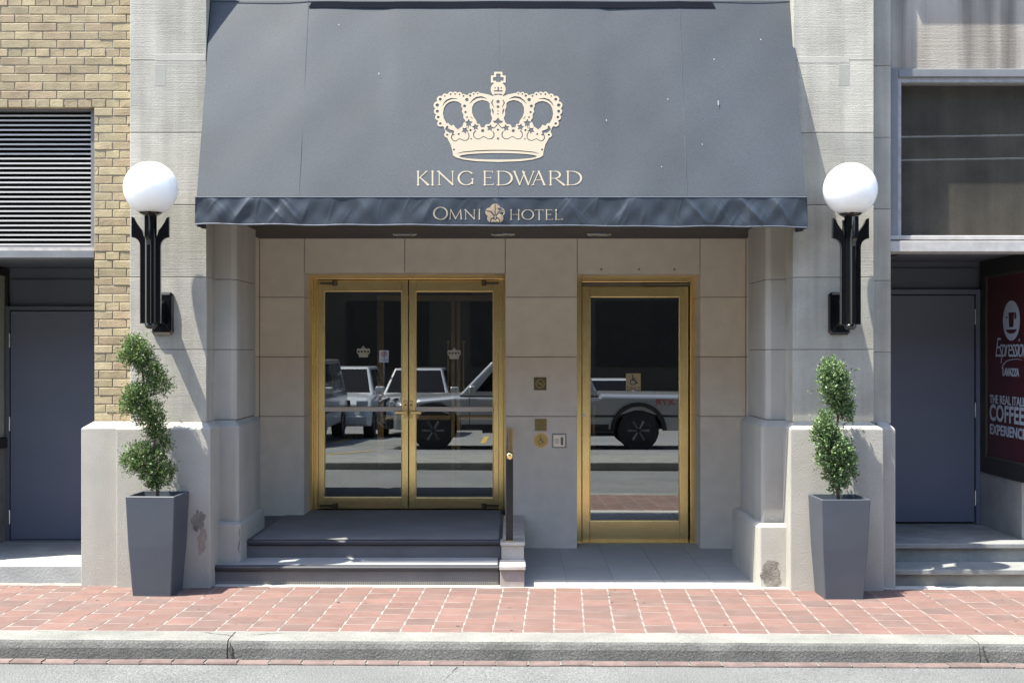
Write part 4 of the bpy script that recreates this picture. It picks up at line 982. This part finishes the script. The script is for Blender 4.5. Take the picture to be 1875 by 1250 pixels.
# louver
LD = 9.80; lv = thing('louver', 'wide horizontal slatted ventilation louver set in the brick above the blue door', 'louver', (-3.8, Y(LD), 2.6))
xl0, xl1 = -4.7, X(168, LD); z0, z1 = Z(452, LD), Z(203, LD)
pitch = .0372; z = z0+.012; sl = None
while z < z1-.02:
    o = mk('louver_slat', MB().box(xl0, xl1, Y(LD), Y(LD)+.006, z, z+.0125).add([(xl0, Y(LD)+.0062, z), (xl1, Y(LD)+.0062, z), (xl1, Y(LD)+.05, z+.040), (xl0, Y(LD)+.05, z+.040), (xl0, Y(LD)+.0062, z+.003), (xl1, Y(LD)+.0062, z+.003), (xl1, Y(LD)+.05, z+.043), (xl0, Y(LD)+.05, z+.043)],
       [(0,1,2,3),(4,5,6,7),(0,1,5,4),(1,2,6,5),(2,3,7,6),(3,0,4,7)]), M['louver'], lv); o.data.materials.append(M['louvershade'])
    for p in o.data.polygons[6:]: p.material_index = 1  # blades near black: the shade under the slats is put into their colour
    z += pitch
mk('frame', MB().box(xl1, xO-.002, Y(LD)-.02, Y(LD)+.07, z0-.01, z1+.02).box(xl0, xl1, Y(LD)-.01, Y(LD)+.07, z1-.006, z1+.03).box(xl0, xl1, Y(LD)-.01, Y(LD)+.07, z0-.01, z0+.006), M['greymetal'], lv)
mk('backing', B(xl0, xO, Y(LD)+.08, Y(LD)+.10, z0, z1+.05), M['louvershade'], lv)
lb = thing('lintel_beam', 'grey painted steel lintel beam under the louver and over the blue door recess', 'beam')
mk('flaking_top', B(-6.2, xO-.003, Y(9.735), Y(9.95), Z(459, 9.74), z0-.011), M['whiteflake'], lb)
mk('beam', B(-6.2, xO-.001, Y(9.72), Y(9.95), Z(471.5, 9.72), Z(459.3, 9.74)), M['greymetal'], lb)
# left recess
zc_ = 2.527; rd = 11.0
lr = thing('left_recess', 'blue grey painted alcove walls and ceiling around the left door', 'alcove')
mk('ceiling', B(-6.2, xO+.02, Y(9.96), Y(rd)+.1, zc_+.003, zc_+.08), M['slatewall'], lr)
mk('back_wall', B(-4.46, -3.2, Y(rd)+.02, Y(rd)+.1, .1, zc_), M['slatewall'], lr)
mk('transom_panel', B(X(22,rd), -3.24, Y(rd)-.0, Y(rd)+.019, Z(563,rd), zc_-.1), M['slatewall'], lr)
mk('side_wall', MB().box(-4.62, -4.419, Y(9.75), Y(rd)+.1, 0, Z(800, 10.9)-.05), M['step'], lr)
mk('side_upper_wall', MB().box(-4.62, -4.425, Y(9.75), Y(rd)+.1, Z(495,10.9), zc_), M['darkframe'], lr)
sw = thing('side_window', 'narrow pale glazed shopfront panel with dark frame at the far left edge', 'window', (-4.42, Y(10.4), 1.0))
mk('pane', B(-4.45, -4.43, Y(9.8), Y(10.97), Z(800,10.9), Z(495,10.9)), M['panelglass'], sw)
mk('frame', MB().box(-4.45, -4.405, Y(10.965), Y(11.015), Z(812,10.9), Z(490,10.9)).box(-4.43, -4.40, Y(9.8), Y(10.964), Z(820,10.9), Z(802,10.9)).box(-4.43, -4.40, Y(9.8), Y(10.964), Z(505,10.9), Z(488,10.9)).box(-4.62,-4.451,Y(9.8),Y(10.97),Z(820,10.9),Z(488,10.9)), M['darkframe'], sw)
ld = thing('service_door', 'plain flush blue grey metal door on the left beside the brick pier', 'door', (-3.9, Y(rd), .15))
mk('door_leaf', B(X(22,rd), -3.25, Y(rd)-.03, Y(rd)+.018, .162, Z(570,rd)), M['slatepaint'], ld, bevel=.003)
mk('door_frame', MB().box(X(13.5,rd), X(21,rd), Y(rd)-.045, Y(rd)+.018, .15, Z(561,rd)).box(X(21,rd)+.001, -3.24, Y(rd)-.045, Y(rd)+.018, Z(568,rd), Z(561,rd)).box(X(22,rd), -3.25, Y(rd)-.05, Y(rd)+.018, .147, .1595), M['slatewall'], ld)
for py_ in (623, 775, 945): mk('hinge', MB().cyl((X(22,rd)-.006, Y(rd)-.042, Z(py_+13,rd)), (X(22,rd)-.006, Y(rd)-.042, Z(py_-13,rd)), .008), M['chrome'], ld)
mk('doorstep', B(-6.2, X(152,9.7)-.003, Y(9.70), Y(rd)+.1, -.1, .147), M['steelight'], label='broad grey concrete doorstep slab in front of the left blue door', cat='step', bevel=.006)
mk('side_mass', MB().box(-6.3, -4.63, Y(9.74), Y(10.5), -.1, zc_), M['stone'], label='plain stone wall face beyond the left edge of the alcove', cat='wall')

# ================================================================== right: beam, window, recess, door, coffee poster
sp = thing('return_strip', 'narrow shaded stone strip between the right pilaster and the dark window', 'wall')
zz = 1.262-.02
while zz < 4.9:
    mk('stone_block', MB().cbox(PRx[1]+.001, X(1631,9.72), Y(9.72), Y(10.3), zz+.0015, zz+.5534-.0015, .003), M['stone'], sp); zz += .5534
mk('upper_shaft', B(PRx[1]+.001, X(1631,9.72), Y(9.72), Y(10.3), zz+.0015, 9), M['stone'], sp)
xw = X(1631,9.72)+.001
bm_ = mk('concrete_beam', B(xw, 6.4, Y(9.82), Y(10.2), Z(127,9.82), 9.0), M['dirtyconc'], label='rain streaked concrete beam above the dark shop window at the top right', cat='beam')
mk('stone_ledge', B(PRx[1]+.2, 6.4, Y(9.70), Y(9.819), 4.93, 5.1), M['stone'], label='stone ledge crossing above the streaked concrete beam', cat='ledge')
wn = thing('shop_window', 'wide dark shop window with grey metal frame beside the right pilaster', 'window', (X(1760,9.85), Y(9.85), 2.6))
zt1, zb1 = Z(127,9.82), Z(432,9.85)
mk('frame', MB().box(xw, X(1645,9.8), Y(9.80), Y(10.0), zb1-.02, zt1).box(X(1645,9.8)+.001, 6.4, Y(9.80), Y(10.0), Z(141,9.8), zt1-.001), M['greymetal'], wn, bevel=.005)
mk('inner_frame', MB().box(X(1645,9.8)+.001, X(1649,9.84), Y(9.825), Y(9.98), zb1, Z(141,9.8)-.001).box(X(1649,9.84)+.001, 6.4, Y(9.825), Y(9.98), Z(150,9.82), Z(141,9.8)-.001), mat('pale_grey_steel', (.42,.42,.44), .5, var=.2, scale=20), wn)
mk('glass_pane', MB().add([(X(1649,9.84), Y(9.87), zb1), (6.4, Y(9.87), zb1), (6.4, Y(9.87), Z(150,9.82)), (X(1649,9.84), Y(9.87), Z(150,9.82))], [(0,1,2,3)]), M['glass_u'], wn, flat=True)
mk('blind', B(X(1640,9.84), 6.4, Y(9.97), Y(9.975), zb1, Z(140,9.82)), mat('dusty_dark_blind', (.125,.11,.09), .7, var=.3, scale=3, grain=.2, streak=.2, bump=.1), wn)
mk('sill', MB().box(xw, 6.4, Y(9.79), Y(10.0), Z(439,9.79), zb1-.001).box(xw, 6.4, Y(9.74), Y(10.0), Z(461,9.74), Z(441,9.74)), mat('white_sill_paint', (.50,.48,.46), .6, var=.14, scale=12), wn, bevel=.005)
rr_ = 11.2; xS = 4.16; zC = Z(462,9.74)+.03
ar = thing('right_recess', 'blue grey painted alcove walls and ceiling around the right door', 'alcove')
mk('ceiling', B(xw-.1, 6.3, Y(9.85), Y(rr_)+.1, zC, zC+.06), M['slatewall'], ar)
mk('hatch_panel', B(3.15, 3.95, Y(10.0), Y(10.85), zC-.014, zC-.001), mat('hatch_paint', (.14,.15,.19), .6), ar)
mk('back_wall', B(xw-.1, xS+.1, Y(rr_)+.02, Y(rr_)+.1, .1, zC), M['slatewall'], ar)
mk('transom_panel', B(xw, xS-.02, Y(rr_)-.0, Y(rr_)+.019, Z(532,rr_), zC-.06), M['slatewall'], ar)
mk('left_return', B(xw-.1, xw-.002, Y(10.31), Y(rr_)+.1, 0, zC), M['slatewall'], ar)
rdoor = thing('service_door', 'plain flush purple grey metal door on the right beside the red coffee poster', 'door', (3.6, Y(rr_), .27))
mk('door_leaf', B(xw+.01, X(1782,rr_), Y(rr_)-.03, Y(rr_)+.018, .285, Z(541,rr_)), M['slatepaint'], rdoor, bevel=.003)
mk('door_frame', MB().box(X(1784,rr_), X(1791.5,rr_), Y(rr_)-.05, Y(rr_)+.018, .27, Z(530,rr_)).box(xw+.01, X(1784,rr_)-.001, Y(rr_)-.045, Y(rr_)+.018, Z(539,rr_), Z(530,rr_)), M['slatepaint'], rdoor, bevel=.003)
for py_ in (580, 750, 910): mk('hinge', MB().cyl((X(1783,rr_), Y(rr_)-.04, Z(py_+14,rr_)), (X(1783,rr_), Y(rr_)-.04, Z(py_-14,rr_)), .008), M['chrome'], rdoor)
s2 = thing('stone_steps', 'two worn grey stone steps below the purple grey door at the right edge', 'steps')
mk('step_slab', B(xw, 6.4, Y(10.03), Y(rr_)+.1, .228, .268), M['step'], s2, bevel=.006)
mk('riser', B(xw, 6.4, Y(10.07), Y(11), .0, .226), M['step'], s2)
mk('step_slab', B(xw+.002, 6.4, Y(9.70), Y(10.069), .078, .118), M['step'], s2, bevel=.006)
mk('riser', B(xw+.002, 6.4, Y(9.73), Y(10.069), -.1, .076), mat('step_riser', (.22,.215,.19), .9, var=.2, scale=6, bump=.5), s2)
sw_ = mk('shopfront_base', B(xS, 6.4, Y(10.25), Y(rr_), .27, Z(870,10.4)+.0), M['steelight'], label='low grey wall under the red coffee poster at the right edge', cat='wall')
cp = thing('coffee_poster', 'dark red coffee poster in a shop window at the right edge, cup emblem on it', 'poster', (xS, Y(10.5), .9))
zP0, zP1 = .875, 2.46
mk('poster_panel', B(xS+.012, xS+.03, Y(9.9), Y(11.04), zP0, zP1), M['red'], cp)
mk('window_frame', MB().box(xS-.005, xS+.04, Y(11.045), Y(11.16), zP0-.14, zP1+.16).box(xS-.008, xS+.04, Y(9.88), Y(11.044), zP0-.14, zP0).box(xS-.008, xS+.04, Y(9.88), Y(11.044), zP1, zC), M['darkframe'], cp)
mk('frame_bead', MB().box(xS-.002, xS+.012, Y(11.02), Y(11.044), zP0, zP1).box(xS-.002, xS+.012, Y(9.9), Y(11.019), zP0, zP0+.015).box(xS-.002, xS+.012, Y(9.9), Y(11.019), zP1-.015, zP1), M['olive'], cp)
mk('side_backing', B(xS+.041, 6.4, Y(9.9), Y(rr_), zP0-.15, zC), M['darkframe'], cp)
PY_ = lambda px: Y(xS*F/(px-937.5))
def pT(px, py, dx=.004):   # point on poster plane
    D = (xS+.012)*F/(px-937.5); return (xS+.012-dx, Y(D), Z(py, D))
def emb(PX, PY):
    d = d_ell(PX, PY, 0, 0, 17, 17)
    cup = d_poly(PX, PY, [(-5.8,-7),(5.8,-7),(4.0,5.5),(-4.0,5.5)]); d = np.maximum(d, -cup)
    d = np.maximum(d, -np.maximum(d_ell(PX, PY, 7.6, -4, 2.6, 3.0), 6.3-PX)); d = np.maximum(d, -d_box(PX, PY, -11.5, -7.5, -3.5, -2.2))
    return np.maximum(d, -np.maximum(d_ell(PX, PY, 0, 7.5, 10.5, 3.6), 7.5-PY))
yE = PY_(1850); zE = Z(586.5, 10.42)
mk('cup_emblem', sdf_mb(emb, -18, 18, -18, 18, .35, lambda a, b: (xS+.008, yE-a*.0105, zE-b*.0098)), M['print'], cp, flat=True)
ux, uy = (0,-1,0), (0,0,1)
def ptext(body, px, py, size, sx=1, sp=1, off=0, shear=0):
    D = (xS+.01)*F/(px-937.5); return text_obj('lettering', body, size, M['print'], cp, frame_mtx((xS+.008, Y(D), Z(py, D)), ux, uy), 'LEFT', sx, sp, off, shear)
ptext('Espression', 1822, 653, .24, .80, .82, -.002, .35)
ptext('LAVAZZA', 1836, 687, .088, .98, .88, .004)
mb = sdf_mb(lambda a, b: d_path(a, b, [(-20,11),(-17,3),(-10,-3),(0,-6),(12,-7),(20,-5)], [.8,1.0,.8,.7,.5,.3]), -23, 23, -12, 14, .5, lambda a, b: (xS+.008, PY_(1851)-a*.0105, Z(664,10.4)-b*.0045))
mk('swoosh', mb, M['print'], cp, flat=True)
ptext('THE REAL ITALIAN', 1812.5, 737, .102, 1.02, 1.02, .0022)
ptext('COFFEE', 1812, 768, .195, 1.06, 1.05, .0055)
ptext('EXPERIENCE', 1812.5, 793, .120, 1.16, 1, .0036)

# ================================================================== plaques on the stone between the doors
yw = y0
ns = thing('no_smoking_plaque', 'small square dark bronze no smoking plaque on the stone between the doors', 'plaque', (X(989,W11), yw, Z(702,W11)))
mk('plate', MB().cbox(X(977.5,W11), X(1000.5,W11), yw-.006, yw, Z(714,W11), Z(690.5,W11), .002), M['plaqued'], ns)
def nosmoke(PX, PY):
    d = np.abs(np.hypot(PX, PY)-7.6)-1.1; d = np.minimum(d, d_path(PX, PY, [(-5.3,-5.3),(5.3,5.3)], 1)); return np.minimum(d, d_box(PX, PY, -4.6, 4.8, -1.1, 1.1))
mk('no_smoking_symbol', sdf_mb(nosmoke, -10, 10, -10, 10, .5, lambda a, b: (X(989+a,W11), yw-.0075, Z(702+b,W11))), M['plaque'], ns, flat=True)
bp_ = thing('text_plaque', 'small engraved brass notice plaque above the round push button', 'plaque', (X(990,W11), yw, Z(777,W11)))
mk('plate', MB().cbox(X(979,W11), X(1001,W11), yw-.006, yw, Z(788.6,W11), Z(766.5,W11), .002), M['plaque'], bp_)
mb = MB()
for i in range(7):
    x_ = 981.5+random.uniform(0,2); 
    while x_ < 998.5:
        l_ = random.uniform(1, 3.4); mb.add([(X(x_,W11), yw-.0072, Z(769+i*2.6,W11)), (X(min(x_+l_,999.5),W11), yw-.0072, Z(769+i*2.6,W11)), (X(min(x_+l_,999.5),W11), yw-.0072, Z(770.1+i*2.6,W11)), (X(x_,W11), yw-.0072, Z(770.1+i*2.6,W11))], [(0,1,2,3)]); x_ += l_+.7
mk('engraved_lines', mb, M['plaqued'], bp_, flat=True)
bt = thing('door_button', 'round brass automatic door button with engraved wheelchair symbol', 'button', (X(990.3,W11), yw, Z(805.7,W11)))
c_ = (X(990.3,W11), Z(805.7,W11))
def disc(mb, c, r, ya, yb_, r2=None, n=36):
    return mb.cyl((c[0], ya, c[1]), (c[0], yb_, c[1]), r, r2 if r2 else r, n)
mk('rim', disc(MB(), c_, .070, yw, yw-.008, .066), M['brass_d'], bt)
mk('plate', disc(MB(), c_, .061, yw-.0075, yw-.014, .058), mat('button_brass', (.62,.44,.16), .35, .5, var=.05), bt)
mk('wheelchair_symbol', sdf_mb(lambda a, b: chair_sym(a, b, .75), -10, 10, -13, 11, .4, lambda a, b: (X(990.3+a*.75,W11), yw-.0155, Z(806.3+b*.75,W11))), M['plaqued'], bt, flat=True)
ic = thing('intercom', 'small square steel intercom with speaker grille and black keypad right of the round button', 'intercom', (X(1024,W11), yw, Z(806,W11)))
mk('faceplate', MB().cbox(X(1012.5,W11), X(1035,W11), yw-.022, yw, Z(817.5,W11), Z(795,W11), .004), M['steel'], ic)
mk('surround', MB().cbox(X(1010.8,W11), X(1036.7,W11), yw-.010, yw, Z(819.3,W11), Z(793.2,W11), .002), mat('dark_steel', (.42,.40,.37), .5, .2), ic)
mk('keypad', MB().box(X(1026.5,W11), X(1031,W11), yw-.025, yw-.021, Z(814,W11), Z(800,W11)), M['blackmatt'], ic)
gr = MB()
for i in range(6): gr.box(X(1015.5,W11), X(1023,W11), yw-.0235, yw-.021, Z(802+i*1.7,W11)-.003, Z(802+i*1.7,W11))
mk('speaker_grille', gr, M['greymetal'], ic)
bn = MB()
for i in range(3): disc(bn, (X(1028.7,W11), Z(802.5+i*4.2,W11)), .005, yw-.025, yw-.028, n=10)
mk('call_button', bn, M['chrome'], ic)

# ================================================================== vehicles and street opposite (they appear in the door glass)
def xf(mb, origin, ang):
    c, s = math.cos(ang), math.sin(ang)
    mb.v = [(origin[0]+x*c-y*s, origin[1]+x*s+y*c, origin[2]+z) for x, y, z in mb.v]; return mb
def vehicle(name, label, cat, loc, ang, L, Wd, prof_pts, wheels, wr, cab, paint, rimmat, extras=(), tumble=.16, clad=None, tum=.0):
    """local frame: x forward from rear(0) to front(L), y width, z up. cab: [(xb0,zb),(xt0,zt),(xt1,zt),(xb1,zb)]"""
    t = thing(name, label, cat, loc)
    P = lambda mb: xf(mb, loc, ang)
    h = Wd/2
    poly = list(prof_pts)
    # underside with wheel arches
    low = []
    for wx in sorted(wheels, reverse=True):
        low += [(wx+(wr+.07)*math.cos(R(a)), wr+(wr+.07)*math.sin(R(a))*1.02) for a in range(0, 181, 20)]
    zb_ = prof_pts[0][1]
    poly = poly+[(q[0], max(q[1], zb_)) for q in low]
    def shr(dx, dz):
        return [(q[0]+(L/2-q[0])/(L/2)*dx*(1 if abs(q[0]-L/2) > L*.4 else 0), q[1]-(dz if q[1] > .72 else dz*.3*(q[1]-.3))) for q in poly]
    sl = [(-h, .16, .09), (-h+.03, .10, .05), (-h+.14, .04, .015), (-h*.4, 0, -.012), (0, 0, -.02), (h*.4, 0, -.012), (h-.14, .04, .015), (h-.03, .10, .05), (h, .16, .09)]
    bodyv = []; nP = len(poly)
    for yy, dx, dz in sl: bodyv += [(q[0], yy, q[1]) for q in shr(dx, dz)]
    bodyf = [tuple(range(nP)), tuple(range(nP*len(sl)-1, nP*(len(sl)-1)-1, -1))]+[(k*nP+i, k*nP+(i+1) % nP, (k+1)*nP+(i+1) % nP, (k+1)*nP+i) for k in range(len(sl)-1) for i in range(nP)]
    body = P(MB().add(bodyv, bodyf))
    mk('body', body, paint, t, bevel=.03, seg=3)
    mk('beltline_trim', P(MB().box(.5, L-.75, -h-.008, -h+.02, .66, .70).box(.5, L-.75, h-.02, h+.008, .66, .70)), clad or M['blackmatt'], t)
    mk('underbody', P(MB().box(.25, L-.25, -h+.22, h-.22, zb_+.02, zb_+.42)), M['blackmatt'], t)
    (b0, z0_), (t0, z1_), (t1, _), (b1, _) = cab
    hi, ho = h-.04-tumble, h-.05
    zz0 = z0_-.04
    vs = [(b0,-ho,zz0),(b1,-ho,zz0),(b1,ho,zz0),(b0,ho,zz0),(t0,-hi,z1_),(t1,-hi,z1_),(t1,hi,z1_),(t0,hi,z1_)]
    mk('cabin', P(MB().add(vs, [(0,3,2,1),(4,5,6,7),(0,1,5,4),(1,2,6,5),(2,3,7,6),(3,0,4,7)])), paint, t, bevel=.05, seg=3)
    def lerp(a, b, k): return tuple(a[i]+(b[i]-a[i])*k for i in range(3))
    def quad_on(A_, B_, C_, D_, u0, u1, v0, v1, out):
        def pt(u, v): return Vector(lerp(lerp(A_, B_, u), lerp(D_, C_, u), v))+Vector(out)
        return [tuple(pt(u0,v0)), tuple(pt(u1,v0)), tuple(pt(u1,v1)), tuple(pt(u0,v1))]
    for s, (A_, B_, C_, D_) in ((-1, (vs[0], vs[1], vs[5], vs[4])), (1, (vs[3], vs[2], vs[6], vs[7]))):
        for u0, u1 in ((.10,.47),(.52,.90)):
            mk('side_window', P(MB().add(quad_on(A_, B_, C_, D_, u0, u1, .14, .88, (0, s*.006, .002)), [(0,1,2,3)])), M['carglass'], t, flat=True)
    mk('windscreen', P(MB().add(quad_on(vs[1], vs[2], vs[6], vs[5], .05, .95, .10, .92, (.008, 0, .004)), [(0,1,2,3)])), M['carglass'], t, flat=True)
    mk('rear_window', P(MB().add(quad_on(vs[3], vs[0], vs[4], vs[7], .08, .92, .15, .88, (-.008, 0, .004)), [(0,1,2,3)])), M['carglass'], t, flat=True)
    for wx in wheels:
        for s in (-1, 1):
            c0 = s*(h-.24); c1 = s*(h+.01)
            wm = P(MB().cyl((wx, c0, wr), (wx, c1, wr), wr, wr, 28)); wo = mk('wheel', wm, M['tyre'], t, bevel=.02)
            sp_ = MB().cyl((wx, c1+s*.002, wr), (wx, c1+s*.012, wr), wr*.62, wr*.58, 24)
            mk('rim', P(sp_), rimmat, wo)
            spk = MB()
            for q in range(6):
                a = q*math.pi/3; spk.cyl((wx+.04*math.cos(a), c1+s*.014, wr+.04*math.sin(a)), (wx+wr*.52*math.cos(a), c1+s*.014, wr+wr*.52*math.sin(a)), .022, .03, 6)
            mk('spokes', P(spk), M['rim'] if rimmat != M['rim'] else M['rimdark'], wo)
    zh = prof_pts[2][1] if len(prof_pts) > 2 else 1
    for s in (-1, 1):
        mk('headlight', P(MB().box(L-.10, L+.004, s*(h-.22)-.16, s*(h-.22)+.12, zh-.30, zh-.14)), M['lamp'], t, bevel=.03)
        mk('tail_light', P(MB().box(-.006, .06, s*(h-.14)-.08, s*(h-.14)+.08, zh-.35, zh-.05)), M['taillamp'], t, bevel=.01)
        mk('mirror', P(MB().box(b1-.35, b1-.22, min(s*(h-.04), s*(h+.19)), max(s*(h-.04), s*(h+.19)), z0_+.0, z0_+.17)), paint, t, bevel=.04, seg=3)
    gl_ = mk('grille', P(MB().box(L-.06, L+.008, -h*.48, h*.48, zh-.34, zh-.14)), M['blackmatt'], t, bevel=.02)
    for i in range(3): mk('grille_bar', P(MB().box(L+.004, L+.016, -h*.44, h*.44, zh-.31+i*.055, zh-.29+i*.055)), M['chrome'], gl_)
    mk('bumper', P(MB().box(L-.10, L+.07, -h+.04, h-.04, zb_+.02, zb_+.26)), clad or paint, t, bevel=.05, seg=3)
    mk('rear_bumper', P(MB().box(-.08, .10, -h+.04, h-.04, zb_+.02, zb_+.24)), clad or paint, t, bevel=.04, seg=3)
    return t, P, h
# silver crew-cab pickup, front towards -X
def lz(y): return lotz(y)
Lp = 5.75; yt = -13.0
loc = (X(1290, 24.3)+.0, yt, lz(yt)); 
pp = [(.02,.42),(0,.62),(.02,1.17),(1.66,1.20),(1.70,1.16),(4.05,1.16),(4.6,1.14),(5.45,1.04),(5.70,.92),(5.75,.70),(5.73,.42)]
pp = [(0,.42),(0,1.18),(1.68,1.20),(1.72,1.15),(4.3,1.15),(5.2,1.08),(5.62,.98),(5.75,.78),(5.75,.42)]
pp = [(0,.40)]+pp[1:]
pp = [(0,.40),(0,1.10),(1.98,1.12),(2.02,1.08),(4.85,1.09),(5.6,1.03),(6.0,.95),(6.12,.78),(6.12,.42)]
tk, P, h = vehicle('pickup_truck', 'silver crew cab pickup truck parked across the street, reflected in both doors', 'pickup truck', loc, math.pi, 6.12, 1.92, pp, (1.27, 5.25), .40, [(2.02,1.10),(2.35,1.74),(4.12,1.74),(4.78,1.10)], M['car_silver'], M['rimdark'], clad=M['blackmatt'])
for wx in (1.27, 5.25):
    for s in (-1, 1):
        arcp = [(wx+(.40+.07)*math.cos(R(a)), .40+(.47)*math.sin(R(a))) for a in range(0, 181, 15)]+[(wx+(.40+.15)*math.cos(R(a)), .40+(.55)*math.sin(R(a))) for a in range(180, -1, -15)]
        mk('fender_flare', P(MB().prism(arcp, 'y', s*(h-.02), s*(h+.035))), M['blackmatt'], tk)
for q in (2.45, 3.45, 4.55):
    mk('door_seam', P(MB().box(q-.008, q+.008, -h-.002, -h+.01, .45, 1.05).box(q-.008, q+.008, h-.01, h+.002, .45, 1.05)), M['blackmatt'], tk)
mk('sill_trim', P(MB().box(1.85, 4.7, -h-.012, -h+.01, .42, .52).box(1.85, 4.7, h-.01, h+.012, .42, .52)), M['blackmatt'], tk)
bb = MB().tube([(6.20,-.6,.45),(6.36,-.6,.55),(6.36,-.6,.9),(6.26,-.55,.95),(6.26,.55,.95),(6.36,.6,.9),(6.36,.6,.55),(6.20,.6,.45)], .035, 10).tube([(6.35,-.6,.75),(6.35,.6,.75)], .03, 10)
mk('bull_bar', P(bb), M['black'], tk, smooth=True)
mk('running_board', P(MB().box(1.75, 4.3, -h-.12, -h+.05, .36, .41).box(1.75, 4.3, h-.05, h+.12, .36, .41)), M['blackmatt'], tk)
# decal: truck local +? side that faces the hotel is world +Y = local -y after 180 degree turn
text_obj('lettering', 'XTR', .16, M['taillamp'], tk, frame_mtx((loc[0]-.55, yt+h+.006, loc[2]+.90), (-1,0,0), (0,0,1)), 'LEFT', 1.25, 1.0, .002, .25)
suv = [(0,.32),(0,1.02),(.1,1.08),(3.3,1.08),(4.15,.98),(4.50,.80),(4.55,.32)]
suv = [(0,.32),(0,1.05),(3.1,1.08),(4.1,1.0),(4.45,.84),(4.55,.60),(4.55,.32)]
cabs = [(.05,1.06),(.35,1.70),(2.35,1.70),(3.35,1.06)]
vehicle('parked_suv', 'silver sport utility vehicle facing the street behind the pickup truck', 'car', (X(752,31), -23.6, lz(-19.4)), R(90), 4.55, 1.84, suv, (.85,3.65), .36, cabs, M['car_silver'], M['rim'], clad=M['car_grey'], tumble=.24)
vehicle('parked_suv', 'pale grey sport utility vehicle parked behind the van across the street', 'car', (X(598,29), -22.0, lz(-17.8)), R(90), 4.55, 1.84, suv, (.85,3.65), .36, cabs, M['car_white'], M['rim'], tumble=.24)
van = [(0,.34),(0,1.05),(3.7,1.08),(4.5,.95),(4.8,.75),(4.85,.34)]
vehicle('parked_van', 'light silver minivan with nose towards the street, leftmost in the door reflection', 'van', (-4.85, -17.6, lz(-14)), R(90), 4.85, 1.9, van, (.9,3.9), .35, [(.04,1.06),(.14,1.78),(3.1,1.78),(4.1,1.06)], M['car_silver'], M['rim'])
sed = [(0,.28),(0,.92),(.9,.96),(3.4,.92),(4.3,.80),(4.45,.55),(4.45,.28)]
vehicle('parked_car', 'white saloon car parked behind the pickup truck bed', 'car', (X(1115,33), -24.5, lz(-20)), R(90), 4.45, 1.78, sed, (.8,3.5), .32, [(.6,.92),(1.2,1.42),(2.5,1.42),(3.3,.92)], M['car_white'], M['rim'])
# parking sign
sg = thing('parking_sign', 'white parking sign on a thin post in the lot, reflected in the left pane', 'sign', (X(707.5,34), -21.0, lz(-21)))
sx_, sy_ = X(707.5,34), -21.0; zsn = 1.815-12*34/F
mk('post', MB().cyl((sx_, sy_-.02, lz(-21)-.05), (sx_, sy_-.02, zsn+.1), .02, .02, 8), M['greymetal'], sg)
mk('panel', MB().box(sx_-.125, sx_+.125, sy_, sy_+.006, zsn-.16, zsn+.16), M['signwhite'], sg)
mk('symbol', sdf_mb(lambda a, b: np.minimum(np.abs(np.hypot(a, b)-6)-1, d_path(a, b, [(-4,-4),(4,4)], .8)), -8, 8, -8, 8, .5, lambda a, b: (sx_-a*.011, sy_+.009, zsn+.06-b*.011)), M['signred'], sg, flat=True)
text_obj('lettering', 'P', .13, M['blackmatt'], sg, frame_mtx((sx_, sy_+.0095, zsn+.015), (-1,0,0), (0,0,1)), 'CENTER')
text_obj('lettering', 'NO\nPARKING', .05, M['signblue'], sg, frame_mtx((sx_, sy_+.0095, zsn-.07), (-1,0,0), (0,0,1)), 'CENTER')
# opposite building
ob = thing('opposite_building', 'dark brown multi storey building beyond the parking lot, seen only in the glass', 'building', (0,-34,-.4))
mk('wall', B(-45, 45, -50, -34, -3, 17), M['opp'], ob)
for k in range(-9, 10):
    for q in range(4):
        wdo = mk('window', B(k*4.6-1.5, k*4.6+1.5, -34.0, -33.95, 1.2+q*4, 3.6+q*4), M['opp2'], ob)
# overhead cables that show in the shop window
cb = MB()
for zc1, yy in ((5.35, -15), (4.95, -15.2)):
    cb.tube([(-30+i*3, yy, zc1+.35*((i-10)/10)**2+.03*i) for i in range(21)], .018, 6)
mk('overhead_cable', cb, M['signwhite'], label='pair of pale overhead cables along the street, reflected in the dark window', cat='cable')
